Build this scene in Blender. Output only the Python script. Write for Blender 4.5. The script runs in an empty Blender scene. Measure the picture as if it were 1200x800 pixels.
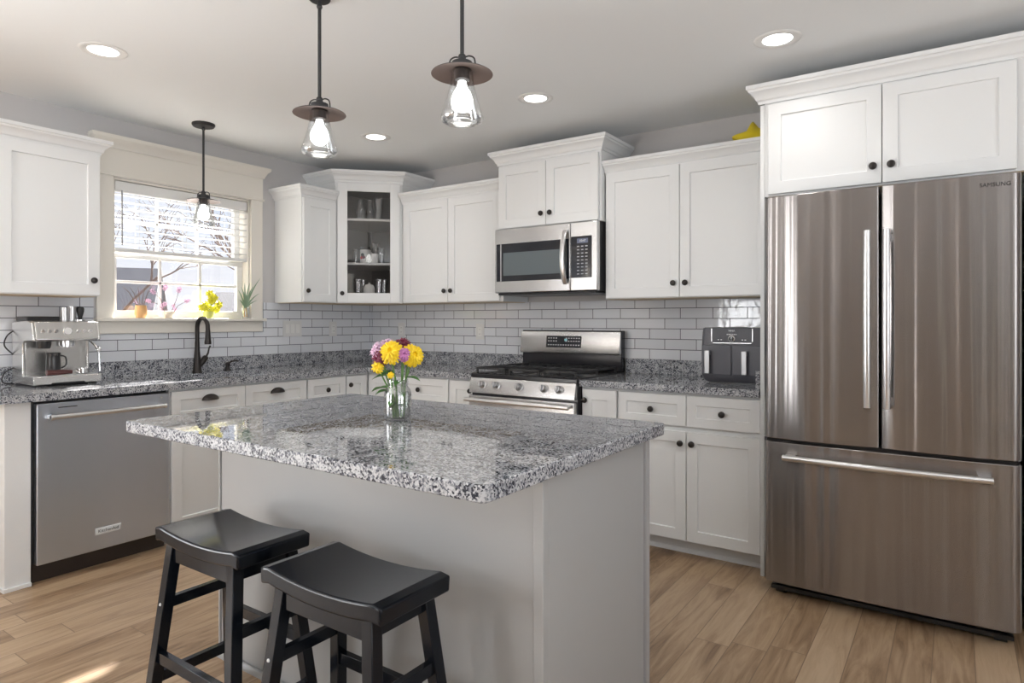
import bpy, bmesh, math, random
from mathutils import Vector, Matrix
random.seed(7)
PI = math.pi
scn = bpy.context.scene
COL = scn.collection

# ------------------------------------------------------------------ camera
cam_d = bpy.data.cameras.new('camera'); cam = bpy.data.objects.new('camera', cam_d); COL.objects.link(cam)
cam.location = (4.134, -3.877, 1.248); cam.rotation_euler = (PI/2, 0, 0.6033)
cam_d.sensor_width = 36; cam_d.lens = 22.638; cam_d.shift_y = -0.02; cam_d.clip_start = 0.02
scn.camera = cam
# ------------------------------------------------------------------ exposure
scn.view_settings.view_transform = 'Standard'; scn.view_settings.look = 'None'
scn.view_settings.gamma = 1.0; scn.view_settings.use_curve_mapping = False
scn.view_settings.exposure = -0.10
# ------------------------------------------------------------------ sky
world = bpy.data.worlds.new('sky'); scn.world = world; world.use_nodes = True
wn = world.node_tree; wn.nodes.clear()
tc = wn.nodes.new('ShaderNodeTexCoord'); sep = wn.nodes.new('ShaderNodeSeparateXYZ')
wn.links.new(tc.outputs['Generated'], sep.inputs[0])
g = wn.nodes.new('ShaderNodeValToRGB')
g.color_ramp.elements[0].position = 0.0; g.color_ramp.elements[0].color = (.90, .92, .96, 1)
g.color_ramp.elements[1].position = 0.5; g.color_ramp.elements[1].color = (.36, .52, .82, 1)
wn.links.new(sep.outputs[2], g.inputs[0])
nz = wn.nodes.new('ShaderNodeTexNoise'); nz.inputs['Scale'].default_value = 4.5; nz.inputs['Detail'].default_value = 6
mp = wn.nodes.new('ShaderNodeMapping'); mp.inputs['Scale'].default_value = (1, 1, 3)
wn.links.new(tc.outputs['Generated'], mp.inputs[0]); wn.links.new(mp.outputs[0], nz.inputs[0])
cr = wn.nodes.new('ShaderNodeValToRGB'); cr.color_ramp.elements[0].position = .42; cr.color_ramp.elements[1].position = .58
wn.links.new(nz.outputs[0], cr.inputs[0])
mx = wn.nodes.new('ShaderNodeMix'); mx.data_type = 'RGBA'; mx.inputs[7].default_value = (.93, .94, .98, 1)
wn.links.new(cr.outputs[0], mx.inputs[0]); wn.links.new(g.outputs[0], mx.inputs[6])
bg = wn.nodes.new('ShaderNodeBackground'); bg.inputs[1].default_value = 1.2
wo = wn.nodes.new('ShaderNodeOutputWorld'); wn.links.new(mx.outputs[2], bg.inputs[0]); wn.links.new(bg.outputs[0], wo.inputs[0])
# ------------------------------------------------------------------ sun and added fill lamps at the made-up windows
def light(name, kind, loc, energy, color=(1, 1, 1), aim=None, **kw):
    d = bpy.data.lights.new(name, kind); d.energy = energy; d.color = color
    for k, v in kw.items(): setattr(d, k, v)
    o = bpy.data.objects.new(name, d); COL.objects.link(o); o.location = loc
    if aim is not None: o.rotation_euler = Vector(aim).to_track_quat('-Z', 'Y').to_euler()
    return o
light('sun', 'SUN', (-5, 5, 5), 55.0, (1, .95, .87), (1, -.9, -.9), angle=0.025)
UPT = .95     # added lamps tilt up so they brighten the ceiling first
light('added_fill_front', 'AREA', (1.35, -6.74, 1.35), 48, (.97, .985, 1), (0, 1, UPT), shape='RECTANGLE', size=.55, size_y=1.3, spread=math.radians(130))  # added lamp, unseen, also gives the fridge a bright streak
light('added_fill_side_a', 'AREA', (6.94, -3.0, 1.35), 50, (.97, .985, 1), (-1, 0, UPT), shape='RECTANGLE', size=1.5, size_y=1.2, spread=math.radians(130))  # added lamps at two unseen side windows
light('added_fill_side_b', 'AREA', (6.94, -5.2, 1.35), 66, (.97, .985, 1), (-1, 0, UPT), shape='RECTANGLE', size=1.5, size_y=1.2, spread=math.radians(130))
light('added_fill_patio', 'AREA', (.06, -4.9, 1.1), 95, (.97, .985, 1), (1, 0, .35), shape='RECTANGLE', size=1.7, size_y=1.9, spread=math.radians(130))  # added area lamp standing at the made-up patio door

# ------------------------------------------------------------------ materials
ANROT = 0.25
def mat(name, color, rough=.5, metal=0., spec=.5, emit=None, estr=0., trans=0., aniso=0., coat=0.):
    m = bpy.data.materials.new(name); m.use_nodes = True
    p = m.node_tree.nodes['Principled BSDF']
    p.inputs['Base Color'].default_value = (*color, 1); p.inputs['Roughness'].default_value = rough
    p.inputs['Metallic'].default_value = metal; p.inputs['Specular IOR Level'].default_value = spec
    p.inputs['Transmission Weight'].default_value = trans; p.inputs['Anisotropic'].default_value = aniso
    p.inputs['Coat Weight'].default_value = coat; p.inputs['Anisotropic Rotation'].default_value = ANROT
    if emit: p.inputs['Emission Color'].default_value = (*emit, 1); p.inputs['Emission Strength'].default_value = estr
    return m
def nodes(m): return m.node_tree.nodes, m.node_tree.links, m.node_tree.nodes['Principled BSDF']
def ramp(ns, stops, interp='LINEAR'):
    r = ns.new('ShaderNodeValToRGB'); r.color_ramp.interpolation = interp
    while len(r.color_ramp.elements) < len(stops): r.color_ramp.elements.new(.5)
    for e, (p, c) in zip(r.color_ramp.elements, stops):
        e.position = p; e.color = (*c, 1) if len(c) == 3 else c
    return r
def objco(ns, ls, scale=(1, 1, 1), loc=(0, 0, 0), rot=(0, 0, 0)):
    t = ns.new('ShaderNodeTexCoord'); m = ns.new('ShaderNodeMapping')
    m.inputs['Scale'].default_value = scale; m.inputs['Location'].default_value = loc; m.inputs['Rotation'].default_value = rot
    ls.new(t.outputs['Object'], m.inputs[0]); return m
def bump(ns, ls, p, src, strength, dist=.001):
    b = ns.new('ShaderNodeBump'); b.inputs['Strength'].default_value = strength; b.inputs['Distance'].default_value = dist
    ls.new(src, b.inputs['Height']); ls.new(b.outputs[0], p.inputs['Normal'])

def paint(name, color, rough, bumpy=.05, sc=60):
    m = mat(name, color, rough); ns, ls, p = nodes(m)
    v = objco(ns, ls); n = ns.new('ShaderNodeTexNoise'); n.inputs['Scale'].default_value = sc; n.inputs['Detail'].default_value = 3
    ls.new(v.outputs[0], n.inputs[0]); bump(ns, ls, p, n.outputs[0], bumpy, .002); return m
M_wall = paint('wall_paint_grey', (.56, .55, .55), .75, .12, 140)
M_wallf = paint('wall_paint_taupe', (.15, .125, .11), .75, .12, 140)
M_ceil = paint('ceiling_paint', (.84, .86, .87), .8, .08, 120)
M_cab = paint('cabinet_paint', (.80, .812, .815), .32, .02, 30)
M_isl_shade = paint('island_paint_shaded', (.405, .412, .415), .40, .02, 30)  # cabinet white made darker, the island's shade is put into the colour
M_trim = paint('cream_trim_paint', (.80, .765, .70), .35, .02, 30)
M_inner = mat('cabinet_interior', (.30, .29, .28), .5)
M_shelf = mat('shelf_edge_white', (.8, .8, .8), .4)
M_birch = mat('birch_underside', (.62, .50, .34), .5)
M_bronze = mat('oil_rubbed_bronze', (.045, .040, .038), .38, .75)
M_dark = mat('pendant_dark_metal', (.05, .05, .052), .45, .6)
M_copper = mat('copper_underside', (.17, .125, .11), .5, .4)
M_black = mat('black_plastic', (.02, .02, .022), .3)
M_blackg = mat('black_glass', (.012, .014, .02), .06)
M_iron = mat('cast_iron', (.03, .03, .032), .5)
M_enamel = mat('black_enamel', (.02, .02, .024), .15)
M_chrome = mat('chrome', (.78, .78, .78), .15, 1.)
M_handle = mat('brushed_handle_steel', (.80, .80, .81), .28, 1.)
M_white = mat('white_plastic', (.80, .80, .79), .35)
M_plate = mat('outlet_white', (.72, .72, .72), .35)
M_text = mat('grey_print', (.5, .52, .55), .5)
M_textd = mat('dark_print', (.03, .03, .03), .5)
M_textl = mat('light_print', (.75, .78, .8), .5)
M_stoolw = mat('black_painted_wood', (.006, .008, .012), .16, spec=.30)
M_fry = mat('fryer_charcoal', (.085, .085, .10), .35)
M_green = mat('leaf_green', (.07, .20, .04), .5)
M_stem = mat('stem_green', (.12, .25, .06), .5)
M_twig = mat('twig_brown', (.16, .11, .09), .8)
M_yel = mat('petal_yellow', (.95, .66, .01), .5)
M_yel2 = mat('petal_lime_yellow', (.85, .80, .05), .5)
M_pink = mat('petal_pale_pink', (.80, .55, .72), .5)
M_purp = mat('petal_mauve', (.55, .20, .45), .5)
M_red = mat('petal_maroon', (.16, .012, .04), .5)
M_terra = mat('terracotta', (.72, .42, .18), .6)
M_cream = mat('cream_ceramic', (.80, .74, .62), .35)
M_aloe = mat('grey_green_leaf', (.25, .36, .24), .5)
M_star = mat('yellow_star', (.80, .62, .02), .45)
M_wood = mat('rosewood_handle', (.09, .03, .028), .4)
M_mug = mat('mug_white', (.75, .75, .74), .3)
M_bulbglow = mat('bulb_glow', (1, 1, 1), .4, emit=(1, .97, .92), estr=9)
M_canglow = mat('downlight_glow', (1, 1, 1), .4, emit=(1, .98, .95), estr=7)

def steel(name, color, rough, wav=.0, an=.7):
    m = mat(name, color, rough, 1., aniso=an); ns, ls, p = nodes(m)
    t0 = ns.new('ShaderNodeTangent'); t0.direction_type = 'RADIAL'; t0.axis = 'Z'; ls.new(t0.outputs[0], p.inputs['Tangent'])
    if wav:
        v2 = objco(ns, ls, (9, 9, .12)); n2 = ns.new('ShaderNodeTexNoise'); n2.inputs['Scale'].default_value = 1.2; n2.inputs['Detail'].default_value = 1.5
        ls.new(v2.outputs[0], n2.inputs[0]); bump(ns, ls, p, n2.outputs[0], wav, .02)
    return m
M_ss = steel('stainless_steel', (.60, .60, .60), .26)
M_ssf = steel('stainless_fridge', (.34, .322, .315), .25, .9, .96)
M_ssdw = steel('stainless_dishwasher', (.64, .69, .77), .30, .2, .9)
M_knobst = mat('satin_knob_steel', (.48, .48, .49), .36, 1.)
M_sse = mat('stainless_espresso', (.66, .655, .64), .25, .9)
M_sink = steel('sink_steel', (.35, .35, .36), .35)

def granite(name, rough, spec):
    m = mat(name, (.4, .4, .42), rough, spec=spec); ns, ls, p = nodes(m)
    v = objco(ns, ls)
    nw = ns.new('ShaderNodeTexNoise'); nw.inputs['Scale'].default_value = 38; nw.inputs['Detail'].default_value = 4; nw.inputs['Roughness'].default_value = .65
    ls.new(v.outputs[0], nw.inputs[0])
    warp = ns.new('ShaderNodeVectorMath'); warp.operation = 'MULTIPLY_ADD'; warp.inputs[1].default_value = (.012,)*3
    ls.new(nw.outputs['Color'], warp.inputs[0]); ls.new(v.outputs[0], warp.inputs[2])
    v1 = ns.new('ShaderNodeTexVoronoi'); v1.inputs['Scale'].default_value = 215; ls.new(warp.outputs[0], v1.inputs['Vector'])
    s1 = ns.new('ShaderNodeSeparateColor'); ls.new(v1.outputs['Color'], s1.inputs[0])
    # light crystals with mid greys, then dark flecks
    r1 = ramp(ns, [(0, (.52, .53, .55)), (.24, (.40, .41, .43)), (.50, (.25, .26, .285)), (.69, (.115, .12, .148)), (.83, (.026, .028, .040))], 'CONSTANT')
    mixn = ns.new('ShaderNodeMath'); mixn.operation = 'MULTIPLY_ADD'; mixn.inputs[1].default_value = 1.1; mixn.inputs[2].default_value = -.55
    nl = ns.new('ShaderNodeTexNoise'); nl.inputs['Scale'].default_value = 26; nl.inputs['Detail'].default_value = 3; ls.new(v.outputs[0], nl.inputs[0])
    ls.new(nl.outputs[0], mixn.inputs[0]); add = ns.new('ShaderNodeMath'); add.operation = 'ADD'; add.use_clamp = True
    ls.new(s1.outputs[0], add.inputs[0]); ls.new(mixn.outputs[0], add.inputs[1]); ls.new(add.outputs[0], r1.inputs[0])
    ls.new(r1.outputs[0], p.inputs['Base Color']); return m
M_gran = [granite('speckled_grey_granite', .02, .9), granite('speckled_grey_granite_edge', .40, .2)]

def tile(name, axis, phase):
    m = mat(name, (.62, .63, .66), .12); ns, ls, p = nodes(m)
    t = ns.new('ShaderNodeTexCoord'); s = ns.new('ShaderNodeSeparateXYZ'); ls.new(t.outputs['Object'], s.inputs[0])
    c = ns.new('ShaderNodeCombineXYZ'); ls.new(s.outputs[axis], c.inputs[0]); ls.new(s.outputs[2], c.inputs[1])
    mp = ns.new('ShaderNodeMapping'); mp.inputs['Location'].default_value = (phase, -1.0045, 0); ls.new(c.outputs[0], mp.inputs[0])
    b = ns.new('ShaderNodeTexBrick'); b.offset = .5; b.inputs['Scale'].default_value = 1
    b.inputs['Brick Width'].default_value = .2015; b.inputs['Row Height'].default_value = .0648
    b.inputs['Mortar Size'].default_value = .0021; b.inputs['Mortar Smooth'].default_value = .05; b.inputs['Bias'].default_value = 0
    b.inputs['Color1'].default_value = (.75, .77, .81, 1); b.inputs['Color2'].default_value = (.67, .69, .73, 1); b.inputs['Mortar'].default_value = (.10, .105, .13, 1)
    ls.new(mp.outputs[0], b.inputs[0]); ls.new(b.outputs['Color'], p.inputs['Base Color'])
    r = ramp(ns, [(0, (.10,)*3), (1, (.7,)*3)]); ls.new(b.outputs['Fac'], r.inputs[0]); ls.new(r.outputs[0], p.inputs['Roughness'])
    n = ns.new('ShaderNodeTexNoise'); n.inputs['Scale'].default_value = 22; n.inputs['Detail'].default_value = 2; ls.new(t.outputs['Object'], n.inputs[0])
    mm = ns.new('ShaderNodeMath'); mm.operation = 'MULTIPLY_ADD'; mm.inputs[1].default_value = -1.0; ls.new(b.outputs['Fac'], mm.inputs[0]); ls.new(n.outputs[0], mm.inputs[2])
    bump(ns, ls, p, mm.outputs[0], .35, .003); return m
M_tileb = tile('subway_tile_stove_wall', 0, -.012)
M_tilel = tile('subway_tile_window_wall', 1, .03)

def floor_mat():
    m = mat('oak_planks', (.45, .3, .2), .32); ns, ls, p = nodes(m)
    t = ns.new('ShaderNodeTexCoord'); s = ns.new('ShaderNodeSeparateXYZ'); ls.new(t.outputs['Object'], s.inputs[0])
    c = ns.new('ShaderNodeCombineXYZ'); ls.new(s.outputs[0], c.inputs[1])
    rw = ns.new('ShaderNodeMath'); rw.operation = 'DIVIDE'; rw.inputs[1].default_value = .127; ls.new(s.outputs[0], rw.inputs[0])
    fl = ns.new('ShaderNodeMath'); fl.operation = 'FLOOR'; ls.new(rw.outputs[0], fl.inputs[0])
    wn_ = ns.new('ShaderNodeTexWhiteNoise'); wn_.noise_dimensions = '1D'; ls.new(fl.outputs[0], wn_.inputs['W'])
    sh = ns.new('ShaderNodeMath'); sh.operation = 'MULTIPLY_ADD'; sh.inputs[1].default_value = 1.1; ls.new(wn_.outputs['Value'], sh.inputs[0]); ls.new(s.outputs[1], sh.inputs[2]); ls.new(sh.outputs[0], c.inputs[0])
    b = ns.new('ShaderNodeTexBrick'); b.offset = 0; b.offset_frequency = 2; b.inputs['Scale'].default_value = 1
    b.inputs['Brick Width'].default_value = 1.1; b.inputs['Row Height'].default_value = .127; b.inputs['Mortar Size'].default_value = .0018
    b.inputs['Mortar Smooth'].default_value = .2
    b.inputs['Color1'].default_value = (0, 0, 0, 1); b.inputs['Color2'].default_value = (1, 1, 1, 1); b.inputs['Mortar'].default_value = (.5, .5, .5, 1)
    ls.new(c.outputs[0], b.inputs[0])
    off = ns.new('ShaderNodeVectorMath'); off.operation = 'MULTIPLY_ADD'; off.inputs[1].default_value = (9, 9, 9)
    ls.new(b.outputs['Color'], off.inputs[0]); ls.new(c.outputs[0], off.inputs[2])
    mp = ns.new('ShaderNodeMapping'); mp.inputs['Scale'].default_value = (1.6, 13, 1); ls.new(off.outputs[0], mp.inputs[0])
    n = ns.new('ShaderNodeTexNoise'); n.inputs['Scale'].default_value = 1.6; n.inputs['Detail'].default_value = 8; n.inputs['Roughness'].default_value = .62; n.inputs['Distortion'].default_value = 1.3
    ls.new(mp.outputs[0], n.inputs[0])
    mp2 = ns.new('ShaderNodeMapping'); mp2.inputs['Scale'].default_value = (.8, 3.5, 1); ls.new(off.outputs[0], mp2.inputs[0])
    n2 = ns.new('ShaderNodeTexNoise'); n2.inputs['Scale'].default_value = 2; n2.inputs['Detail'].default_value = 3; ls.new(mp2.outputs[0], n2.inputs[0])
    r = ramp(ns, [(.34, (.18, .107, .058)), (.46, (.33, .216, .126)), (.60, (.45, .317, .197)), (.78, (.54, .40, .265))]); 
    ad = ns.new('ShaderNodeMath'); ad.operation = 'MULTIPLY_ADD'; ad.inputs[1].default_value = .75
    ls.new(n.outputs[0], ad.inputs[0])
    a2 = ns.new('ShaderNodeMath'); a2.operation = 'MULTIPLY_ADD'; a2.inputs[1].default_value = .32; ls.new(n2.outputs[0], a2.inputs[0])
    bs = ns.new('ShaderNodeSeparateColor'); ls.new(b.outputs['Color'], bs.inputs[0])
    a3 = ns.new('ShaderNodeMath'); a3.operation = 'MULTIPLY_ADD'; a3.inputs[1].default_value = .22; a3.inputs[2].default_value = -.10; ls.new(bs.outputs[0], a3.inputs[0])
    ls.new(a3.outputs[0], a2.inputs[2]); ls.new(a2.outputs[0], ad.inputs[2]); ls.new(ad.outputs[0], r.inputs[0])
    mx = ns.new('ShaderNodeMix'); mx.data_type = 'RGBA'; ls.new(b.outputs['Fac'], mx.inputs[0]); ls.new(r.outputs[0], mx.inputs[6]); mx.inputs[7].default_value = (.22, .145, .09, 1)
    ls.new(mx.outputs[2], p.inputs['Base Color'])
    mm = ns.new('ShaderNodeMath'); mm.operation = 'MULTIPLY_ADD'; mm.inputs[1].default_value = -1.2; ls.new(b.outputs['Fac'], mm.inputs[0]); ls.new(n.outputs[0], mm.inputs[2])
    bump(ns, ls, p, mm.outputs[0], .25, .002); return m
M_floor = floor_mat()

def thin_glass(name, tint=(1, 1, 1), base=.06, edge=.55):
    m = bpy.data.materials.new(name); m.use_nodes = True; nt = m.node_tree; nt.nodes.clear()
    tr = nt.nodes.new('ShaderNodeBsdfTransparent'); tr.inputs[0].default_value = (*tint, 1)
    gl = nt.nodes.new('ShaderNodeBsdfGlossy'); gl.inputs['Roughness'].default_value = .02
    lw = nt.nodes.new('ShaderNodeLayerWeight'); lw.inputs[0].default_value = .35
    mr = nt.nodes.new('ShaderNodeMapRange'); mr.inputs[3].default_value = base; mr.inputs[4].default_value = edge
    nt.links.new(lw.outputs['Facing'], mr.inputs[0])
    mix = nt.nodes.new('ShaderNodeMixShader'); nt.links.new(mr.outputs[0], mix.inputs[0]); nt.links.new(tr.outputs[0], mix.inputs[1]); nt.links.new(gl.outputs[0], mix.inputs[2])
    o = nt.nodes.new('ShaderNodeOutputMaterial'); nt.links.new(mix.outputs[0], o.inputs[0]); return m
M_pane = thin_glass('window_glass', (.98, .98, .99), .03, .3)
M_cabglass = thin_glass('cabinet_glass', (.9, .9, .9), .05, .3)
M_jar = thin_glass('clear_glass', (.96, .97, .975), .10, .85)

# ------------------------------------------------------------------ mesh helpers
def NB(): return bmesh.new()
def box(bm, x0, x1, y0, y1, z0, z1, mi=0, M=None):
    vs = [bm.verts.new((x, y, z)) for z in (z0, z1) for y in (y0, y1) for x in (x0, x1)]
    if M is not None:
        for v in vs: v.co = M @ v.co
    for f in ((0, 2, 3, 1), (4, 5, 7, 6), (0, 1, 5, 4), (2, 6, 7, 3), (0, 4, 6, 2), (1, 3, 7, 5)):
        bm.faces.new([vs[i] for i in f]).material_index = mi
    return vs
def prism(bm, pts, a0, a1, axis='z', mi=0):
    def P(p, a): return {'z': (p[0], p[1], a), 'x': (a, p[0], p[1]), 'y': (p[0], a, p[1])}[axis]
    A = [bm.verts.new(P(p, a0)) for p in pts]; B = [bm.verts.new(P(p, a1)) for p in pts]; n = len(pts)
    for i in range(n): bm.faces.new((A[i], A[(i+1) % n], B[(i+1) % n], B[i])).material_index = mi
    bm.faces.new(A[::-1]).material_index = mi; bm.faces.new(B).material_index = mi
def lathe(bm, prof, c=(0, 0, 0), seg=24, M=None, mi=0, ang=2*PI):
    rings = []
    for r, z in prof:
        if r < 1e-6: rings.append([bm.verts.new((c[0], c[1], c[2]+z))])
        else: rings.append([bm.verts.new((c[0]+r*math.cos(ang*i/seg), c[1]+r*math.sin(ang*i/seg), c[2]+z)) for i in range(seg)])
    if M is not None:
        for R in rings:
            for v in R: v.co = M @ v.co
    for a, b in zip(rings, rings[1:]):
        for i in range(seg):
            j = (i+1) % seg
            if len(a) == 1 and len(b) == 1: continue
            if len(a) == 1: f = bm.faces.new((a[0], b[j], b[i]))
            elif len(b) == 1: f = bm.faces.new((a[i], a[j], b[0]))
            else: f = bm.faces.new((a[i], a[j], b[j], b[i]))
            f.material_index = mi
def tube(bm, pts, r, seg=10, mi=0, caps=True):
    pts = [Vector(p) for p in pts]; n = len(pts)
    rs = r if isinstance(r, (list, tuple)) else [r]*n
    up = None; rings = []
    for i, p in enumerate(pts):
        t = (pts[min(i+1, n-1)] - pts[max(i-1, 0)]).normalized()
        if up is None:
            up = Vector((0, 0, 1)) if abs(t.z) < .9 else Vector((1, 0, 0))
        s = t.cross(up).normalized(); up = s.cross(t).normalized()
        rings.append([bm.verts.new(p + rs[i]*(math.cos(2*PI*k/seg)*s + math.sin(2*PI*k/seg)*up)) for k in range(seg)])
    for a, b in zip(rings, rings[1:]):
        for k in range(seg): bm.faces.new((a[k], a[(k+1) % seg], b[(k+1) % seg], b[k])).material_index = mi
    if caps: bm.faces.new(rings[0][::-1]).material_index = mi; bm.faces.new(rings[-1]).material_index = mi
def curve(pts, n=6):
    P = [Vector(p) for p in pts]; P = [P[0]*2-P[1]] + P + [P[-1]*2-P[-2]]; out = []
    for i in range(1, len(P)-2):
        a, b, c, d = P[i-1:i+3]
        for k in range(n):
            t = k/n; out.append(.5*((2*b)+(c-a)*t+(2*a-5*b+4*c-d)*t*t+(3*b-a-3*c+d)*t**3))
    return out+[P[-2]]
def bar(bm, p0, p1, w, d, mi=0, up=(0, 0, 1)):
    p0, p1 = Vector(p0), Vector(p1); t = (p1-p0).normalized(); s = t.cross(Vector(up)).normalized(); u = s.cross(t)
    A = [bm.verts.new(p + s*a*w/2 + u*b*d/2) for p in (p0, p1) for a, b in ((-1, -1), (1, -1), (1, 1), (-1, 1))]
    for f in ((0, 1, 2, 3), (7, 6, 5, 4), (0, 4, 5, 1), (1, 5, 6, 2), (2, 6, 7, 3), (3, 7, 4, 0)):
        bm.faces.new([A[i] for i in f]).material_index = mi
def sphere(bm, c, r, seg=12, sz=1, mi=0):
    lathe(bm, [(abs(r*math.sin(PI*i/(seg//2)))*(0 if i in (0, seg//2) else 1), -r*sz*math.cos(PI*i/(seg//2))) for i in range(seg//2+1)], c, seg, mi=mi)
def sweep(bm, path, prof, mi=0):           # path in plan (x, y); profile (out to the right of travel, z)
    P = [Vector((a, b)) for a, b in path]; n = len(P); rings = []
    for i in range(n):
        d0 = (P[i]-P[i-1]).normalized() if i else None; d1 = (P[i+1]-P[i]).normalized() if i < n-1 else None
        n0 = Vector((d0.y, -d0.x)) if d0 else None; n1 = Vector((d1.y, -d1.x)) if d1 else None
        if n0 and n1: m = (n0+n1); m = m/(m.dot(n0))
        else: m = n0 or n1
        rings.append([bm.verts.new((P[i].x+m.x*o, P[i].y+m.y*o, z)) for o, z in prof])
    k = len(prof)
    for a, b in zip(rings, rings[1:]):
        for j in range(k): bm.faces.new((a[j], b[j], b[(j+1) % k], a[(j+1) % k])).material_index = mi
    bm.faces.new(rings[0]).material_index = mi; bm.faces.new(rings[-1][::-1]).material_index = mi
def link(name, bm, mats, parent=None, bev=0., smooth=35, loc=None):
    bmesh.ops.recalc_face_normals(bm, faces=bm.faces)
    me = bpy.data.meshes.new(name)
    for f in bm.faces: f.smooth = True
    bm.to_mesh(me); bm.free()
    me.set_sharp_from_angle(angle=math.radians(smooth))
    if mats is M_gran:
        for p_ in me.polygons:
            if abs(p_.normal.z) < .7: p_.material_index = 1
    for m in (mats if isinstance(mats, (list, tuple)) else [mats]): me.materials.append(m)
    o = bpy.data.objects.new(name, me); COL.objects.link(o)
    if loc is not None: o.location = loc
    if parent is not None: o.parent = parent
    if bev:
        b = o.modifiers.new('bevel', 'BEVEL'); b.width = bev; b.segments = 2; b.limit_method = 'ANGLE'; b.angle_limit = math.radians(40)
        b.harden_normals = False
    return o
def thing(name, label, cat, loc=(0, 0, 0), rz=0, group=None, kind=None):
    o = bpy.data.objects.new(name, None); COL.objects.link(o); o.location = loc; o.rotation_euler = (0, 0, rz); o.empty_display_size = .05
    if label: o['label'] = label
    if cat: o['category'] = cat
    if group: o['group'] = group
    if kind: o['kind'] = kind
    return o
def tag(o, label, cat, group=None):
    o['label'] = label; o['category'] = cat
    if group: o['group'] = group
    return o
def struct(o, label=None):
    o['kind'] = 'structure'
    if label: o['label'] = label
    return o
def dup(root, label=None, loc=None, rz=None, group=None):
    r = root.copy(); COL.objects.link(r)
    if label: r['label'] = label
    if group: r['group'] = group
    if loc is not None: r.location = loc
    if rz is not None: r.rotation_euler = (0, 0, rz)
    for ch in list(root.children):
        c = ch.copy(); COL.objects.link(c); c.parent = r
        for gch in list(ch.children):
            d = gch.copy(); COL.objects.link(d); d.parent = c
    return r
def text(name, s, size, material, parent, loc, rot, ext=.0004, label=None):
    cu = bpy.data.curves.new(name, 'FONT'); cu.body = s; cu.size = size; cu.extrude = ext; cu.align_x = 'CENTER'; cu.align_y = 'CENTER'
    to = bpy.data.objects.new(name, cu); COL.objects.link(to)
    dg = bpy.context.evaluated_depsgraph_get(); me = bpy.data.meshes.new_from_object(to.evaluated_get(dg))
    bpy.data.objects.remove(to); me.materials.clear(); me.materials.append(material)
    o = bpy.data.objects.new(name, me); COL.objects.link(o); o.parent = parent; o.location = loc; o.rotation_euler = rot
    if label: o['label'] = label
    return o

FZ = .02          # finished floor level
CZ = 2.455        # ceiling level
# ------------------------------------------------------------------ setting
bm = NB(); box(bm, 0, 7, -6.8, 0, FZ-.1, FZ); struct(link('floor', bm, M_floor))
bm = NB(); box(bm, -.16, 7.16, -6.96, .16, CZ, CZ+.1); struct(link('ceiling', bm, M_ceil))
bm = NB(); box(bm, -.16, 7.16, 0, .16, -1, CZ); struct(link('wall_stove_side', bm, M_wall))
WY0, WY1, WZ0, WZ1 = -2.07, -1.165, 1.262, 2.105
PY0, PY1, PZ1 = -5.8, -4.0, 2.12
def wall_holes(bm, horiz0, horiz1, z0, z1, holes, mk):
    x = horiz0
    for (a, b, c, d) in sorted(holes):
        mk(x, a, z0, z1); mk(a, b, z0, c) if c > z0 else None; mk(a, b, d, z1); x = b
    mk(x, horiz1, z0, z1)
bm = NB(); wall_holes(bm, -6.96, 0, FZ-.1, CZ, [(WY0, WY1, WZ0, WZ1), (PY0, PY1, FZ-.1, PZ1)], lambda a, b, c, d: box(bm, -.16, 0, a, b, c, d)); struct(link('wall_window_side', bm, M_wall))
bm = NB(); wall_holes(bm, 0, 7, FZ-.1, CZ, [(1.05, 1.65, .7, 2.2), (4.85, 5.75, FZ-.1, 2.1)], lambda a, b, c, d: box(bm, a, b, -6.96, -6.8, c, d)); struct(link('wall_front', bm, M_wallf))  # window and doorway openings are made up for light and reflections
bm = NB(); wall_holes(bm, -6.8, 0, FZ-.1, CZ, [(-6.0, -4.4, .7, 2.2), (-3.8, -2.2, .7, 2.2)], lambda a, b, c, d: box(bm, 7, 7.16, a, b, c, d)); struct(link('wall_right', bm, M_wall))
bm = NB(); box(bm, 4.7, 5.9, -7.3, -7.25, FZ-.1, 2.1); struct(link('door_1', bm, mat('added_dark_door', (.05, .045, .04), .5)))  # made-up door, unseen, a dark band for the fridge to reflect
bm = NB()
for a in (4.69, 5.75): box(bm, a, a+.16, -6.8, -6.78, FZ, 2.1)  # wide trim of the made-up doorway, a pale band in the steel
box(bm, 4.67, 5.93, -6.8, -6.775, 2.1, 2.2); struct(link('trim_1', bm, M_trim, bev=.003))
# made-up windows on the unseen walls, added for daylight and steel reflections
def added_window(n, c, w, z0, z1, rz):
    t = thing(f'window_{n}', None, None, c, rz, kind='structure')
    bm = NB(); f = .05
    for a, b, c0, d in ((-w/2, w/2, z0, z0+f), (-w/2, w/2, z1-f, z1), (-w/2, -w/2+f, z0+f, z1-f), (w/2-f, w/2, z0+f, z1-f), (-w/2+f, w/2-f, (z0+z1)/2-.02, (z0+z1)/2+.02), (-.015, .015, z0+f, (z0+z1)/2-.02), (-.015, .015, (z0+z1)/2+.02, z1-f)):
        box(bm, a, b, .04, .09, c0, d)
    link('window_frame', bm, M_trim, t, bev=.003)
    bm = NB(); box(bm, -w/2+f, w/2-f, .062, .066, z0+f, z1-f); link('pane', bm, M_pane, t)
    bm = NB()
    for a in (-w/2-.09, w/2): box(bm, a, a+.09, -.02, 0, z0-.02, z1)
    box(bm, -w/2-.11, w/2+.11, -.03, 0, z1, z1+.11); box(bm, -w/2-.11, w/2+.11, -.05, 0, z0-.04, z0-.02); link('casing', bm, M_trim, t, bev=.003)
added_window(2, (1.35, -6.8, 0), .6, .7, 2.2, PI)
added_window(3, (7, -3.0, 0), 1.6, .7, 2.2, -PI/2); added_window(4, (7, -5.2, 0), 1.6, .7, 2.2, -PI/2)
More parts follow.
